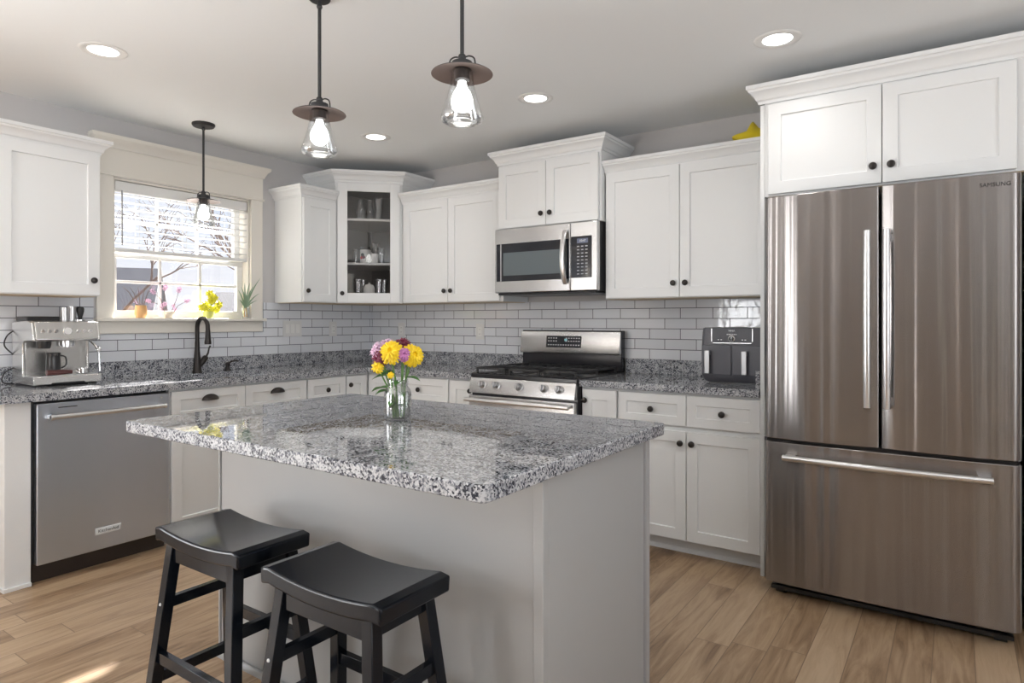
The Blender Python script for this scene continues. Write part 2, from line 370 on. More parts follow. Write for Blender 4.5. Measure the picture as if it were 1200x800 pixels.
added_window(5, (0, -4.9, 0), 1.8, FZ, PZ1, PI/2)  # made-up patio door, unseen, beside its fill lamp

# kitchen window (local = world)
t = thing('window_1', 'white double-hung window over the sink with muntins', None, (0, 0, 0), kind='structure')
bm = NB()
for y0 in (WY0-.092, WY1): box(bm, 0, .02, y0, y0+.092, WZ0, 2.115)
box(bm, 0, .024, WY0-.092, WY1+.092, 2.115, 2.275); box(bm, 0, .034, WY0-.10, WY1+.10, 2.108, 2.122)
sweep(bm, [(0, WY0-.095), (.024, WY0-.095), (.024, WY1+.095), (0, WY1+.095)][::1], [(0, 2.27), (.006, 2.27), (.010, 2.285), (.024, 2.312), (.036, 2.322), (.04, 2.328), (.04, 2.345), (0, 2.345)])
box(bm, 0, .02, WY0-.092, WY1+.092, 1.172, 1.245)
link('casing', bm, M_trim, t, bev=.003)
bm = NB(); box(bm, -.13, -.0005, WY0+.004, WY1-.004, 1.245, WZ0+.004); box(bm, 0.0002, .052, WY0-.105, WY1+.105, 1.245, WZ0+.004); link('window_sill', bm, M_trim, t, bev=.004)
bm = NB(); box(bm, -.158, 0, WY0, WY0+.012, WZ0, WZ1); box(bm, -.158, 0, WY1-.012, WY1, WZ0, WZ1); box(bm, -.158, 0, WY0, WY1, WZ1-.012, WZ1); box(bm, -.158, -.07, WY0, WY1, WZ0-.01, WZ0+.002)
link('jamb', bm, M_trim, t)
def sash(name, x, z0, z1, zm):
    bm = NB(); a, b = WY0+.012, WY1-.012; f = .042
    for q in ((a, b, z0, z0+f+.008), (a, b, z1-.035, z1), (a, a+f, z0+f, z1-.035), (b-f, b, z0+f, z1-.035)): box(bm, x-.018, x+.018, *q)
    for k in (1, 2):
        yc = a+f + (b-a-2*f)*k/3; box(bm, x-.008, x+.008, yc-.009, yc+.009, z0+f, z1-.03)
    box(bm, x-.008, x+.008, a+f, b-f, zm-.009, zm+.009)
    o = link(name, bm, M_white, t, bev=.003)
    bm = NB(); box(bm, x-.0015, x+.0015, a+f, b-f, z0+f, z1-.03); link('pane', bm, M_pane, o)
sash('lower_sash', -.085, 1.264, 1.67, 1.49); sash('upper_sash', -.125, 1.645, 2.09, 1.87)

# blind
t = thing('window_blind', 'white horizontal slat blind lowered halfway over the sink window', 'blind', (-.032, (WY0+WY1)/2, 1.674))
W2 = (WY1-WY0)/2-.018
bm = NB(); box(bm, -.028, .028, -W2, W2, .355, .415); link('headrail', bm, M_white, t, bev=.003)
bm = NB()
for k in range(8):
    z = .045+k*.042
    R = Matrix.Translation((0, 0, z)) @ Matrix.Rotation(math.radians(-1), 4, 'Y')
    box(bm, -.024, .024, -W2, W2, -.0014, .0014, M=R)
link('slats', bm, M_white, t)
bm = NB(); box(bm, -.026, .026, -W2, W2, -.008, .014); link('bottom_rail', bm, M_white, t, bev=.003)
for y in (-W2*.68, 0, W2*.68):
    bm = NB()
    for x in (-.025, .025): tube(bm, [(x, y, .0), (x, y, .36)], .0012, 6)
    link('ladder_cord', bm, M_white, t)
bm = NB(); tube(bm, [(.034, -W2+.035, .36), (.036, -W2+.035, .03)], .0045, 8); link('tilt_wand', bm, mat('wand_grey', (.35, .36, .38), .3), t)

# ------------------------------------------------------------------ cabinet parts
def shaker(bm, x0, x1, z0, z1, yf, th=.02, fr=.057, rec=.009):
    """door whose front face is at y = yf (front towards -y)"""
    yb = yf+th
    f = min(fr, (z1-z0)*.30, (x1-x0)*.33)
    def ring(a0, a1, b0, b1, y): return [bm.verts.new(q) for q in ((a0, y, b0), (a1, y, b0), (a1, y, b1), (a0, y, b1))]
    R = [ring(x0, x1, z0, z1, yb), ring(x0, x1, z0, z1, yf), ring(x0+f, x1-f, z0+f, z1-f, yf), ring(x0+f+.0015, x1-f-.0015, z0+f+.0015, z1-f-.0015, yf+rec)]
    for A, B_ in zip(R, R[1:]):
        for k in range(4): bm.faces.new((A[k], A[(k+1) % 4], B_[(k+1) % 4], B_[k]))
    bm.faces.new(R[0]); bm.faces.new(R[-1])
KN = [(0, .022), (.008, .0225), (.014, .019), (.0165, .013), (.0165, .009), (.012, .006), (.0065, .004), (.0055, -.001)]
def knob(parent, x, z, yf):
    bm = NB(); M = Matrix.Translation((x, yf, z)) @ Matrix.Rotation(PI/2, 4, 'X')
    lathe(bm, KN[::-1], seg=16, M=M); link('knob', bm, M_bronze, parent)
def cup_pull(parent, x, z, yf):
    bm = NB(); n = 14; w, h, d = .047, .030, .026; rings = []
    for i in range(n+1):
        a = PI*i/n; X = x - w*math.cos(a); s = math.sin(a)
        ring = []
        for j in range(7):
            b = (PI/2)*j/6
            ring.append(bm.verts.new((X, yf - .001 - d*s*math.sin(b)*1.0, z - .012 + h*s*math.cos(b))))
        rings.append(ring)
    for a, b in zip(rings, rings[1:]):
        for j in range(6):
            try: bm.faces.new((a[j], b[j], b[j+1], a[j+1]))
            except ValueError: pass
    bmesh.ops.remove_doubles(bm, verts=bm.verts, dist=1e-5)
    bmesh.ops.solidify(bm, geom=bm.faces[:], thickness=.003)
    box(bm, x-.05, x+.05, yf-.003, yf, z-.014, z-.010); link('cup_pull', bm, M_bronze, parent, smooth=50)
CROWN = [(0, 0), (.007, 0), (.009, .012), (.016, .018), (.021, .032), (.034, .048), (.041, .052), (.044, .060), (.050, .063), (.050, .080), (0, .080)]
def crown(parent, path, z, sc=1.):
    bm = NB(); sweep(bm, path, [(o*sc, z+h*sc) for o, h in CROWN]); link('crown_molding', bm, M_cab, parent, smooth=25)
def cabinet(name, label, loc, rz, w, d, z0, z1, doors=(), drawers=(), toe=False, group=None, crown_path=None, crown_z=None, m=M_cab, crown_sc=1.):
    """local: x across 0..w, back at y=0, door face at y=-d"""
    t = thing(name, label, 'cabinet', loc, rz, group)
    zb = FZ + .095 if toe else z0
    bm = NB(); box(bm, 0, w, -(d-.021), -.002, zb, z1)
    link('body', bm, m, t, bev=.0015)
    if toe:
        bm = NB(); box(bm, 0, w, -(d-.10), -.02, FZ, zb); prism(bm, [(-(d-.10)-.014, FZ), (-(d-.10), FZ), (-(d-.10), FZ+.020), (-(d-.10)-.008, FZ+.017), (-(d-.10)-.014, FZ+.009)], 0, w, 'x'); link('toe_kick', bm, m, t)
    else:
        bm = NB(); box(bm, .015, w-.015, -(d-.03), -.02, z0-.003, z0-.0002); link('bottom_panel', bm, M_birch, t)
    for q in doors:
        bm = NB(); shaker(bm, q[0], q[1], q[2], q[3], -d); o = link('door', bm, m, t, bev=.0015)
        if q[4]: knob(o, q[4], q[5], -d)
    for q in drawers:
        bm = NB(); shaker(bm, q[0], q[1], q[2], q[3], -d); o = link('drawer', bm, m, t, bev=.0015)
        if q[4] == 'cup': cup_pull(o, (q[0]+q[1])/2, (q[2]+q[3])/2+.030, -d)
        else: knob(o, (q[0]+q[1])/2 if not q[4] else q[4], (q[2]+q[3])/2 + (q[5] if len(q) > 5 else 0), -d)
    if crown_path: crown(t, crown_path, crown_z, crown_sc)
    return t
U = .33; UZ0, UZ1 = 1.382, 2.150
# stove wall uppers
g = .004
w = 1.605-.665
cabinet('upper_cabinet', 'white two-door wall cabinet between corner glass cabinet and microwave', (.665, 0, 0), 0, w, U, UZ0, UZ1+.01,
        doors=[(.035, w/2-g/2-.005, UZ0+.004, 2.128, w/2-.036, 1.465), (w/2+g/2-.005, w-.02, UZ0+.004, 2.128, w/2+.026, 1.465)],
        crown_path=[(0, -.31), (w, -.31)], crown_z=2.132)
w = .762
t = cabinet('upper_cabinet', 'short white cabinet mounted directly above the microwave', (1.607, 0, 0), 0, w, .385, 1.857, 2.30,
        doors=[(.012, w/2-g/2, 1.861, 2.268, w/2-.033, 1.935), (w/2+g/2, w-.012, 1.861, 2.268, w/2+.033, 1.935)],
        crown_path=[(0, 0), (0, -.365), (w, -.365), (w, 0)], crown_z=2.285, crown_sc=1.08)
w = 3.356-2.371
cabinet('upper_cabinet', 'white two-door wall cabinet between microwave and fridge, yellow star on top', (2.371, 0, 0), 0, w, U, UZ0, UZ1+.01,
        doors=[(.012, .470, UZ0+.004, 2.140, .437, 1.465), (.474, .955, UZ0+.004, 2.140, .507, 1.465)],
        crown_path=[(0, -.31), (w, -.31)], crown_z=2.135)
# fridge surround
t = cabinet('upper_cabinet', 'deep white two-door cabinet above the stainless refrigerator', (3.378, 0, 0), 0, .994, .660, 1.842, 2.30,
        doors=[(.020, .490, 1.850, 2.278, .458, 1.925), (.494, .955, 1.850, 2.278, .527, 1.925)],
        crown_path=[(-.02, -.004), (-.02, -.64), (1.3, -.64)], crown_z=2.288, crown_sc=1.08)
bm = NB(); box(bm, 3.358, 3.3775, -.64, -.002, FZ, 2.284); tag(link('fridge_side_panel', bm, M_cab, bev=.001), 'tall narrow white side panel on the left of the refrigerator', 'panel')
bm = NB(); box(bm, 4.3735, 4.70, -.64, -.002, FZ, 2.284); tag(link('pantry_side_panel', bm, M_cab, bev=.001), 'white filler panel on the right of the refrigerator at the frame edge', 'panel')
# window wall uppers (rz = 90: local x runs towards the corner)
w = .30
cabinet('upper_cabinet', 'narrow white single-door wall cabinet right of the sink window', (0, -.962, 0), PI/2, w, U, UZ0, UZ1+.01,
        doors=[(.008, w-.006, UZ0+.004, 2.128, .038, 1.465)],
        crown_path=[(0, 0), (0, -.31), (w, -.31)], crown_z=2.132)
w = .46
cabinet('upper_cabinet', 'white wall cabinet left of the sink window above the coffee machine', (0, -2.272-w, 0), PI/2, w, U, UZ0, UZ1+.01,
        doors=[(.004, w-.004, UZ0+.004, 2.140, w-.036, 1.465)],
        crown_path=[(0, -.31), (w, -.31), (w, 0)], crown_z=2.142)
# diagonal corner cabinet with glass door
t = thing('corner_cabinet', 'diagonal white corner wall cabinet with a glass door', 'cabinet', (0, 0, 0))
D = .66; s = .31; GZ1 = 2.30
bm = NB()
pent = [(.002, -.002), (.002, -D), (s, -D), (D, -s), (D, -.002)]
prism(bm, pent, UZ0, UZ0+.018); prism(bm, pent, GZ1-.018, GZ1)
box(bm, .002, s, -D, -D+.016, UZ0+.018, GZ1-.018); box(bm, D-.016, D, -s, -.002, UZ0+.018, GZ1-.018)
FM = Matrix.Translation(((s+D)/2, -(s+D)/2, 0)) @ Matrix.Rotation(PI/4, 4, 'Z')
hw = (D-s)/math.sqrt(2)
for a, b in ((-hw, -hw+.035), (hw-.035, hw)): box(bm, a, b, 0, .019, UZ0+.018, GZ1-.018, M=FM)
box(bm, -hw+.035, hw-.035, 0, .019, GZ1-.05, GZ1-.018, M=FM)
link('body', bm, M_cab, t, bev=.001)
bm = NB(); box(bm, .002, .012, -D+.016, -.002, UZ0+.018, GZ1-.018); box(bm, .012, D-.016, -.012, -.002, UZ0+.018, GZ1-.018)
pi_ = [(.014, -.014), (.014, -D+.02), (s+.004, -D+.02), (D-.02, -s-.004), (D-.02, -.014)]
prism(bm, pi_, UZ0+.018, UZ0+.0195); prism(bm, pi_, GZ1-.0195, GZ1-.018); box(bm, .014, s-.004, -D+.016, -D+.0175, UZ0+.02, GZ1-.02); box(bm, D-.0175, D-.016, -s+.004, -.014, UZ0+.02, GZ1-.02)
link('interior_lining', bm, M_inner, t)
SH = (1.672, 2.005)
for z in (1.430,)+SH:
    bm = NB(); prism(bm, [(x, y) for x, y in pi_], z, z+.016); link('shelf', bm, M_shelf, t)
bm = NB(); fr = .072; dw = hw-.018; z0, z1 = UZ0+.004, 2.283
for q in ((-dw, -dw+fr), (dw-fr, dw)): box(bm, q[0], q[1], -.02, 0, z0, z1, M=FM)
for q in ((z0, z0+fr), (z1-fr+.01, z1)): box(bm, -dw+fr, dw-fr, -.02, 0, q[0], q[1], M=FM)
dr = link('door', bm, M_cab, t, bev=.002)
bm = NB(); box(bm, -dw+fr-.004, dw-fr+.004, -.011, -.008, z0+fr-.004, z1-fr+.012, M=FM); link('pane', bm, M_cabglass, dr)
bm = NB(); lathe(bm, KN[::-1], seg=16, M=FM @ Matrix.Translation((-dw+.036, -.02, 1.455)) @ Matrix.Rotation(PI/2, 4, 'X')); link('knob', bm, M_bronze, dr)
bm = NB(); prism(bm, pent, UZ0-.003, UZ0-.0002); link('bottom_panel', bm, M_birch, t)
crown(t, [(0, -D), (s, -D), (D, -s), (D, 0)], 2.288, 1.08)
def inface(a, depth, z): return FM @ Vector((a, depth, z))
# contents of the glass cabinet
def jar(name, label, cat, p, prof, m, group=None, seg=20):
    bm = NB(); lathe(bm, prof, seg=seg); return tag(link(name, bm, m, loc=p), label, cat, group)
def glassprof(r0, r1, h, t=.002): return [(0, .001), (r0, .001), (r1, h), (r1-t, h), (r0-t, .006), (0, .006)]
zt = SH[1]+.0162; zm = SH[0]+.0162; zl = 1.4462
JB = [(0, .001), (.034, .001), (.036, .01), (.036, .075), (.024, .10), (.022, .135), (.024, .15), (.020, .15), (.02, .10), (.032, .07), (.032, .008), (0, .006)]
tag(link('glass_bottle', (lambda b: (lathe(b, JB, seg=20), b)[1])(NB()), M_jar, loc=inface(-.066, .06, zt)), 'clear glass bottle at the left of the top shelf in the corner cabinet', 'bottle')
tag(link('glass_bottle', (lambda b: (lathe(b, JB, seg=20), b)[1])(NB()), M_jar, loc=inface(.004, .09, zt)), 'clear glass bottle in the middle of the top shelf in the corner cabinet', 'bottle')
jar('drinking_glass', 'tall plain tumbler at the right of the top shelf in the corner cabinet', 'glass', inface(.072, .06, zt), glassprof(.028, .036, .17), M_jar)
def mug(label, p, r, h, m, rz, red=False, lid=False):
    t = thing('mug', label, 'mug', p, rz)
    bm = NB(); lathe(bm, [(0, .001), (r*.9, .001), (r, .008), (r, h), (r-.004, h), (r-.005, .01), (0, .008)], seg=24); link('cup', bm, m, t)
    bm = NB(); tube(bm, curve([(r-.003, 0, h*.8), (r+.018, 0, h*.78), (r+.027, 0, h*.5), (r+.018, 0, h*.22), (r-.003, 0, h*.2)]), .0045, 8); link('handle', bm, m, t)
    if red:
        for k, (a, z, rr, mm) in enumerate(((-1.2, h*.45, .013, M_red), (-1.65, h*.42, .012, mat('print_red', (.5, .03, .04), .4)), (-1.4, h*.62, .014, M_black))):
            bm = NB(); R = Matrix.Rotation(a, 4, 'Z') @ Matrix.Translation((r+.0005, 0, z)) @ Matrix.Rotation(PI/2, 4, 'Y'); lathe(bm, [(0, .0008), (rr, 0), (rr, -.002)], seg=12, M=R); link('printed_spot', bm, mm, t)
    if lid:
        bm = NB(); lathe(bm, [(r+.001, h), (r+.002, h+.004), (r-.002, h+.022), (0, h+.026)], seg=24); link('lid', bm, M_black, t)
    return t
mug('large white mug with a dark red print and black lid on the middle shelf', inface(-.030, .10, zm), .042, .105, M_mug, PI/4-PI/2+.9, True, True)
mug('small plain white mug in front on the middle shelf of the corner cabinet', inface(.036, .035, zm), .030, .070, M_mug, PI/4+PI)
jar('drinking_glass', 'short glass at the far left of the middle shelf in the corner cabinet', 'glass', inface(-.105, .09, zm), glassprof(.022, .027, .11), M_jar)
jar('drinking_glass', 'glass at the far right of the middle shelf in the corner cabinet', 'glass', inface(.090, .075, zm), glassprof(.024, .030, .12), M_jar)
jar('drinking_glass', 'stout glass behind the small white mug on the middle shelf', 'glass', inface(.045, .14, zm), glassprof(.028, .032, .16), M_jar)
jar('sugar_bowl', 'white ceramic jar in the middle of the bottom shelf of the corner cabinet', 'bowl', inface(.0, .06, zl), [(0, .001), (.035, .001), (.042, .02), (.042, .055), (.034, .07), (.030, .078), (.008, .082), (.008, .092), (0, .094)], M_mug)
for a, dd, lab in ((-.080, .05, 'stacked tumbler at the left end of the bottom shelf, corner cabinet'), (-.05, .12, 'tumbler behind the white jar on its left, bottom shelf'), (.062, .12, 'tumbler behind the white jar on its right, bottom shelf'), (.075, .045, 'tumbler in front right of the white jar, bottom shelf'), (.11, .09, 'tumbler at the right end of the bottom shelf, corner cabinet')):
    jar('tumbler', lab, 'glass', inface(a, dd, zl), glassprof(.022, .029, .12), M_jar)

# ------------------------------------------------------------------ base cabinets
B = .63; BT = .875
DZ0, DZ1, TZ0, TZ1 = .112, .676, .702, .862
cabinet('base_cabinet', 'narrow white base cabinet between the range and the two-drawer cabinet', (2.371, 0, 0), 0, .2285, B, 0, BT, toe=True,
        doors=[(.012, .222, DZ0, TZ1, .030, .800)])
w = 3.356-2.601
cabinet('base_cabinet', 'white base cabinet with two drawers over two doors beside the refrigerator', (2.601, 0, 0), 0, w, B, 0, BT, toe=True,
        doors=[(.006, .385, DZ0, DZ1, .385-.028, .615), (.389, .753, DZ0, DZ1, .389+.028, .615)],
        drawers=[(.006, .385, TZ0, TZ1, 0, -.002), (.389, .753, TZ0, TZ1, 0, -.002)])
cabinet('base_cabinet', 'slim white base cabinet immediately left of the range', (1.392, 0, 0), 0, .212, B, 0, BT, toe=True,
        doors=[(.004, .203, DZ0, TZ1, .182, .800)])
w = 1.3915-.862
cabinet('base_cabinet', 'white base cabinet with top drawer behind the flower vase', (.862, 0, 0), 0, w, B, 0, BT, toe=True,
        doors=[(.006, w/2-.002, DZ0, DZ1, w/2-.03, .615), (w/2+.002, w-.006, DZ0, DZ1, w/2+.03, .615)],
        drawers=[(.006, w-.006, TZ0, TZ1, 0)])
# corner unit (two bodies share one carcass)
t = thing('corner_base_cabinet', 'white corner base cabinet under the counter where the two runs meet', 'cabinet', (0, 0, 0))
bm = NB(); box(bm, .002, .86, -.609, -.002, FZ+.095, BT); box(bm, .002, .609, -.83, -.609, FZ+.095, BT); link('body', bm, M_cab, t, bev=.0015)
bm = NB(); box(bm, .02, .86, -.53, -.02, FZ, FZ+.095); box(bm, .02, .53, -.83, -.53, FZ, FZ+.095); link('toe_kick', bm, M_cab, t)
bm = NB(); shaker(bm, .640, .858, DZ0, TZ1, -.63); link('door', bm, M_cab, t, bev=.0015)
bm = NB(); shaker(bm, -.826, -.640, DZ0, TZ1, -.63); bmesh.ops.transform(bm, matrix=Matrix.Rotation(PI/2, 4, 'Z'), verts=bm.verts); dr = link('door', bm, M_cab, t, bev=.0015)
bm = NB(); lathe(bm, KN[::-1], seg=16, M=Matrix.Rotation(PI/2, 4, 'Z') @ Matrix.Translation((-.797, -.63, .800)) @ Matrix.Rotation(PI/2, 4, 'X')); link('knob', bm, M_bronze, dr)
# window wall bases
w = .325
cabinet('base_cabinet', 'white single-drawer base cabinet right of the sink cabinet', (0, -1.157, 0), PI/2, w, B, 0, BT, toe=True,
        doors=[(.006, w-.006, DZ0, DZ1, .035, .615)], drawers=[(.006, w-.006, TZ0, TZ1, 0)])
w = .893
t = cabinet('sink_cabinet', 'white sink base cabinet with two cup-pull fronts beneath the window', (0, -2.052, 0), PI/2, w, B, 0, BT, toe=True,
        doors=[(.006, w/2-.002, DZ0, DZ1, w/2-.03, .615), (w/2+.002, w-.006, DZ0, DZ1, w/2+.03, .615)],
        drawers=[(.006, w/2-.002, TZ0, TZ1, 'cup'), (w/2+.002, w-.006, TZ0, TZ1, 'cup')])
# hollow the sink cabinet's body for the basin
bd = [c for c in t.children if c.name.startswith('body')][0]
bm = NB(); box(bm, 0, w, -.609, -.002, FZ+.095, .66); box(bm, 0, w, -.609, -.59, .66, BT); box(bm, 0, .02, -.59, -.002, .66, BT); box(bm, w-.02, w, -.59, -.002, .66, BT)
bmesh.ops.recalc_face_normals(bm, faces=bm.faces); bm.to_mesh(bd.data); bm.free()
bm = NB(); box(bm, .002, .60, -2.785, -2.683, FZ, BT); box(bm, .002, .612, -2.792, -2.683, FZ, FZ+.018)
tag(link('end_panel', bm, M_cab, bev=.002), 'white end panel at the left end of the counter beside the dishwasher', 'panel')

# ------------------------------------------------------------------ worktops
CT0, CT1 = .8765, .914
SX0, SX1, SY0, SY1 = .17, .565, -2.00, -1.28
bm = NB()
box(bm, .001, SX0, -2.86, -.001, CT0, CT1); box(bm, SX1, .65, -2.86, -.65, CT0, CT1)
box(bm, SX0, SX1, -2.86, SY0, CT0, CT1); box(bm, SX0, SX1, SY1, -.001, CT0, CT1)
box(bm, SX1, 1.604, -.65, -.001, CT0, CT1)
bmesh.ops.remove_doubles(bm, verts=bm.verts, dist=1e-6)
cn = link('countertop', bm, M_gran)
tag(cn, 'L-shaped speckled grey granite worktop running under the window to the range', 'countertop')
bm = NB(); box(bm, .001, .021, -2.86, -.001, CT1, 1.006); box(bm, .021, 1.604, -.021, -.001, CT1, 1.006); tag(link('granite_upstand', bm, M_gran, bev=.0015), 'long low granite upstand beneath the tile from coffee machine round to the range', 'upstand')
bm = NB(); box(bm, 2.372, 3.356, -.65, -.001, CT0, CT1); cn = link('countertop', bm, M_gran, bev=.003)
tag(cn, 'short speckled granite worktop between the range and the refrigerator', 'countertop')
bm = NB(); box(bm, 2.372, 3.356, -.021, -.001, CT1, 1.006); box(bm, 3.336, 3.356, -.64, -.021, CT1, 1.006); tag(link('granite_upstand', bm, M_gran, bev=.0015), 'short low granite upstand behind the air fryer', 'upstand')
# tile
bm = NB(); box(bm, .009, 3.356, -.008, -.0005, 1.0065, UZ0+.0); tag(link('tile_backsplash', bm, M_tileb), 'white subway tile backsplash along the stove wall', 'backsplash')
bm = NB(); box(bm, .0005, .008, -2.86, -2.175, 1.0065, UZ0); box(bm, .0005, .008, -2.175, -1.06, 1.0065, 1.170); box(bm, .0005, .008, -1.06, -.0005, 1.0065, UZ0)
tag(link('tile_backsplash', bm, M_tilel), 'white subway tile backsplash around the bottom of the sink window', 'backsplash')
# sink
t = thing('sink', 'undermounted steel sink basin in the worktop below the window', 'sink', ((SX0+SX1)/2, (SY0+SY1)/2, .70))
a, b = (SX1-SX0)/2, (SY1-SY0)/2
bm = NB(); q = .003
box(bm, -a, a, -b, b, 0, q); box(bm, -a, -a+q, -b, b, q, .176); box(bm, a-q, a, -b, b, q, .176); box(bm, -a+q, a-q, -b, -b+q, q, .176); box(bm, -a+q, a-q, b-q, b, q, .176)
link('basin', bm, M_sink, t); bm = NB(); lathe(bm, [(0, .005), (.03, .005), (.045, .0055), (.045, .003)], seg=20); link('drain', bm, M_chrome, t)
# faucet
t = thing('faucet', 'dark bronze gooseneck pull-down faucet behind the sink', 'faucet', (.085, -1.597, CT1))
bm = NB(); lathe(bm, [(0, 0), (.030, 0), (.030, .006), (.026, .012), (.0225, .06), (.018, .12), (.015, .16), (.0145, .20)], seg=20)
R = .062; pts = [(0, 0, .19), (0, 0, .29)] + [(R*(1-math.cos(PI*k/10)), -.0, .29+R*math.sin(PI*k/10)) for k in range(1, 10)] + [(2*R, 0, .275)]
tube(bm, pts, .0135, 12); link('spout', bm, M_bronze, t)
bm = NB(); lathe(bm, [(0, 0), (.020, 0), (.021, .012), (.017, .04), (.015, .075), (.014, .095), (0, .097)], c=(2*R, 0, .185), seg=16); link('spray_head', bm, M_bronze, t)
bm = NB(); tube(bm, [(0, .008, .035), (.004, .035, .070), (.006, .052, .095), (.006, .057, .104)], [.015, .018, .019, .013], 12); tube(bm, [(.006, .057, .10), (.01, .068, .125), (.012, .074, .160), (.014, .082, .172)], [.007, .006, .005, .006], 8); link('lever', bm, M_bronze, t)
t = thing('soap_dispenser', 'small dark bronze soap dispenser right of the faucet', 'dispenser', (.085, -1.385, CT1))
bm = NB(); lathe(bm, [(0, 0), (.021, 0), (.021, .006), (.014, .014), (.012, .03), (.016, .036), (.016, .050), (.009, .056), (0, .057)], seg=16); link('base', bm, M_bronze, t)
bm = NB(); tube(bm, [(0, 0, .048), (.015, .022, .062), (.032, .045, .066), (.040, .056, .060)], [.007, .006, .005, .0045], 8); link('spout', bm, M_bronze, t)

# ------------------------------------------------------------------ dishwasher (local x along the wall)
t = thing('dishwasher', 'stainless dishwasher with bar handle left of the sink cabinet', 'dishwasher', (0, -2.678, 0), PI/2)
w = .622
bm = NB(); box(bm, 0, w, -.585, -.03, FZ+.09, .870); link('tub', bm, M_black, t)
bm = NB(); box(bm, .008, w-.005, -.63, -.590, .112, .862); link('door', bm, M_ssdw, t, bev=.004)
bm = NB(); box(bm, 0, w, -.57, -.10, FZ, FZ+.09); link('toe_kick', bm, mat('dark_brown_kick', (.035, .025, .02), .5), t)
bm = NB(); tube(bm, [(.045, -.680, .800), (w-.045, -.680, .800)], .0115, 14)
for x in (.058, w-.058): box(bm, x-.010, x+.010, -.682, -.630, .791, .809)
for x in (.045, w-.060): tube(bm, [(x, -.680, .800), (x+.015, -.680, .800)], .0135, 14)
link('handle', bm, M_handle, t, bev=.001)
bm = NB(); box(bm, .095, .175, -.6312, -.629, .836, .840); link('vent_slot', bm, M_black, t)
bm = NB(); lathe(bm, [(0, .001), (.004, .001), (.004, 0)], seg=10, M=Matrix.Translation((w-.045, -.63, .838)) @ Matrix.Rotation(PI/2, 4, 'X')); link('indicator_light', bm, M_white, t)
bm = NB(); box(bm, .255, .372, -.6325, -.629, .188, .220); bd = link('badge', bm, M_textl, t, bev=.001)
text('lettering', 'KitchenAid', .021, M_textd, bd, (.3135, -.6328, .204), (PI/2, 0, 0))

# ------------------------------------------------------------------ range
t = thing('range', 'freestanding stainless gas range with black cooktop and grates', 'range', (1.6075, 0, 0))
w = .7605
bm = NB(); box(bm, 0, w, -.655, -.022, FZ+.03, .895); link('body', bm, M_enamel, t, bev=.002)
bm = NB(); box(bm, .008, w-.008, -.60, -.05, FZ, FZ+.03); link('base', bm, M_black, t)
bm = NB(); prism(bm, [(-.660, .895), (-.03, .895), (-.03, .920), (-.10, .920), (-.655, .922), (-.668, .915), (-.668, .895)], 0, w, 'x'); link('cooktop', bm, M_enamel, t, bev=.002)
bm = NB(); prism(bm, [(-.655, .800), (-.690, .800), (-.688, .830), (-.670, .893), (-.655, .893)], .003, w-.003, 'x'); link('control_panel', bm, M_ss, t, bev=.002)
bm = NB(); box(bm, .004, w-.004, -.694, -.656, .300, .785); link('oven_door', bm, M_ss, t, bev=.004)
bm = NB(); box(bm, .12, w-.12, -.6955, -.693, .42, .66); link('oven_window', bm, M_blackg, t)
bm = NB()
for k in range(4): box(bm, .14+k*.125, .14+k*.125+.085, -.6952, -.693, .764, .768)
link('vent_slots', bm, M_black, t)
bm = NB(); box(bm, .004, w-.004, -.690, -.656, FZ+.05, .290); link('warming_drawer', bm, M_ss, t, bev=.004)
bm = NB(); tube(bm, [(.010, -.745, .762), (w-.010, -.745, .762)], .013, 14)
for x in (.035, w-.035): box(bm, x-.011, x+.011, -.745, -.694, .754, .770)
link('oven_handle', bm, M_handle, t, bev=.001)
tilt = math.atan2(.018, .063)
for x in (.105, .212, .378, .552, .655):
    bm = NB(); M = Matrix.Translation((x, -.6795, .852)) @ Matrix.Rotation(PI/2-tilt, 4, 'X')
    lathe(bm, [(.026, -.001), (.026, .004), (.020, .006), (.019, .030), (.016, .034), (0, .034)], seg=20, M=M)
    k = link('control_knob', bm, M_knobst, t)
    bm = NB(); box(bm, -.0045, .0045, -.018, .018, .034, .043, M=M); link('grip', bm, M_knobst, k, bev=.001)
for bx, by, r in ((.155, -.52, .042), (.155, -.22, .035), (.380, -.37, .045), (.605, -.52, .046), (.605, -.22, .034)):
    bm = NB(); lathe(bm, [(r*1.25, 0), (r*1.2, .008), (r, .009), (r, .016), (r*.9, .019), (0, .020)], c=(bx, by, .9205), seg=20); link('burner', bm, M_iron, t)
for gx in (.020, .270, .520):
    bm = NB(); x0, x1, y0, y1 = gx, gx+.222, -.640, -.105; zt0, zt1 = .944, .956
    for q in ((x0, x1, y0, y0+.012), (x0, x1, y1-.012, y1), (x0, x0+.012, y0, y1), (x1-.012, x1, y0, y1), (x0, x1, (y0+y1)/2-.006, (y0+y1)/2+.006)): box(bm, q[0], q[1], q[2], q[3], zt0, zt1)
    for k in (1, 2, 3): xx = x0+(x1-x0)*k/4; box(bm, xx-.005, xx+.005, y0, y0+.17, zt0, zt1+.003); box(bm, xx-.005, xx+.005, y1-.17, y1, zt0, zt1+.003)
    for xx in (x0, x1-.012):
        for yy in (y0, (y0+y1)/2-.006, y1-.012): box(bm, xx, xx+.012, yy, yy+.012, .9205, zt0)
    link('grate', bm, M_iron, t, bev=.002)
bm = NB(); box(bm, 0, w, -.075, -.022, .920, 1.185); link('backguard_housing', bm, M_enamel, t, bev=.003)
bm = NB(); prism(bm, [(-.076, 1.178), (-.076, 1.028), (-.100, 1.028), (-.106, 1.040), (-.088, 1.178)], -.002, w+.0, 'x'); bg_ = link('backguard', bm, M_ss, t, bev=.003)
sl = math.atan2(.018, .138)
Rm = Matrix.Translation((.345, -.0972, 1.108)) @ Matrix.Rotation(-sl, 4, 'X')
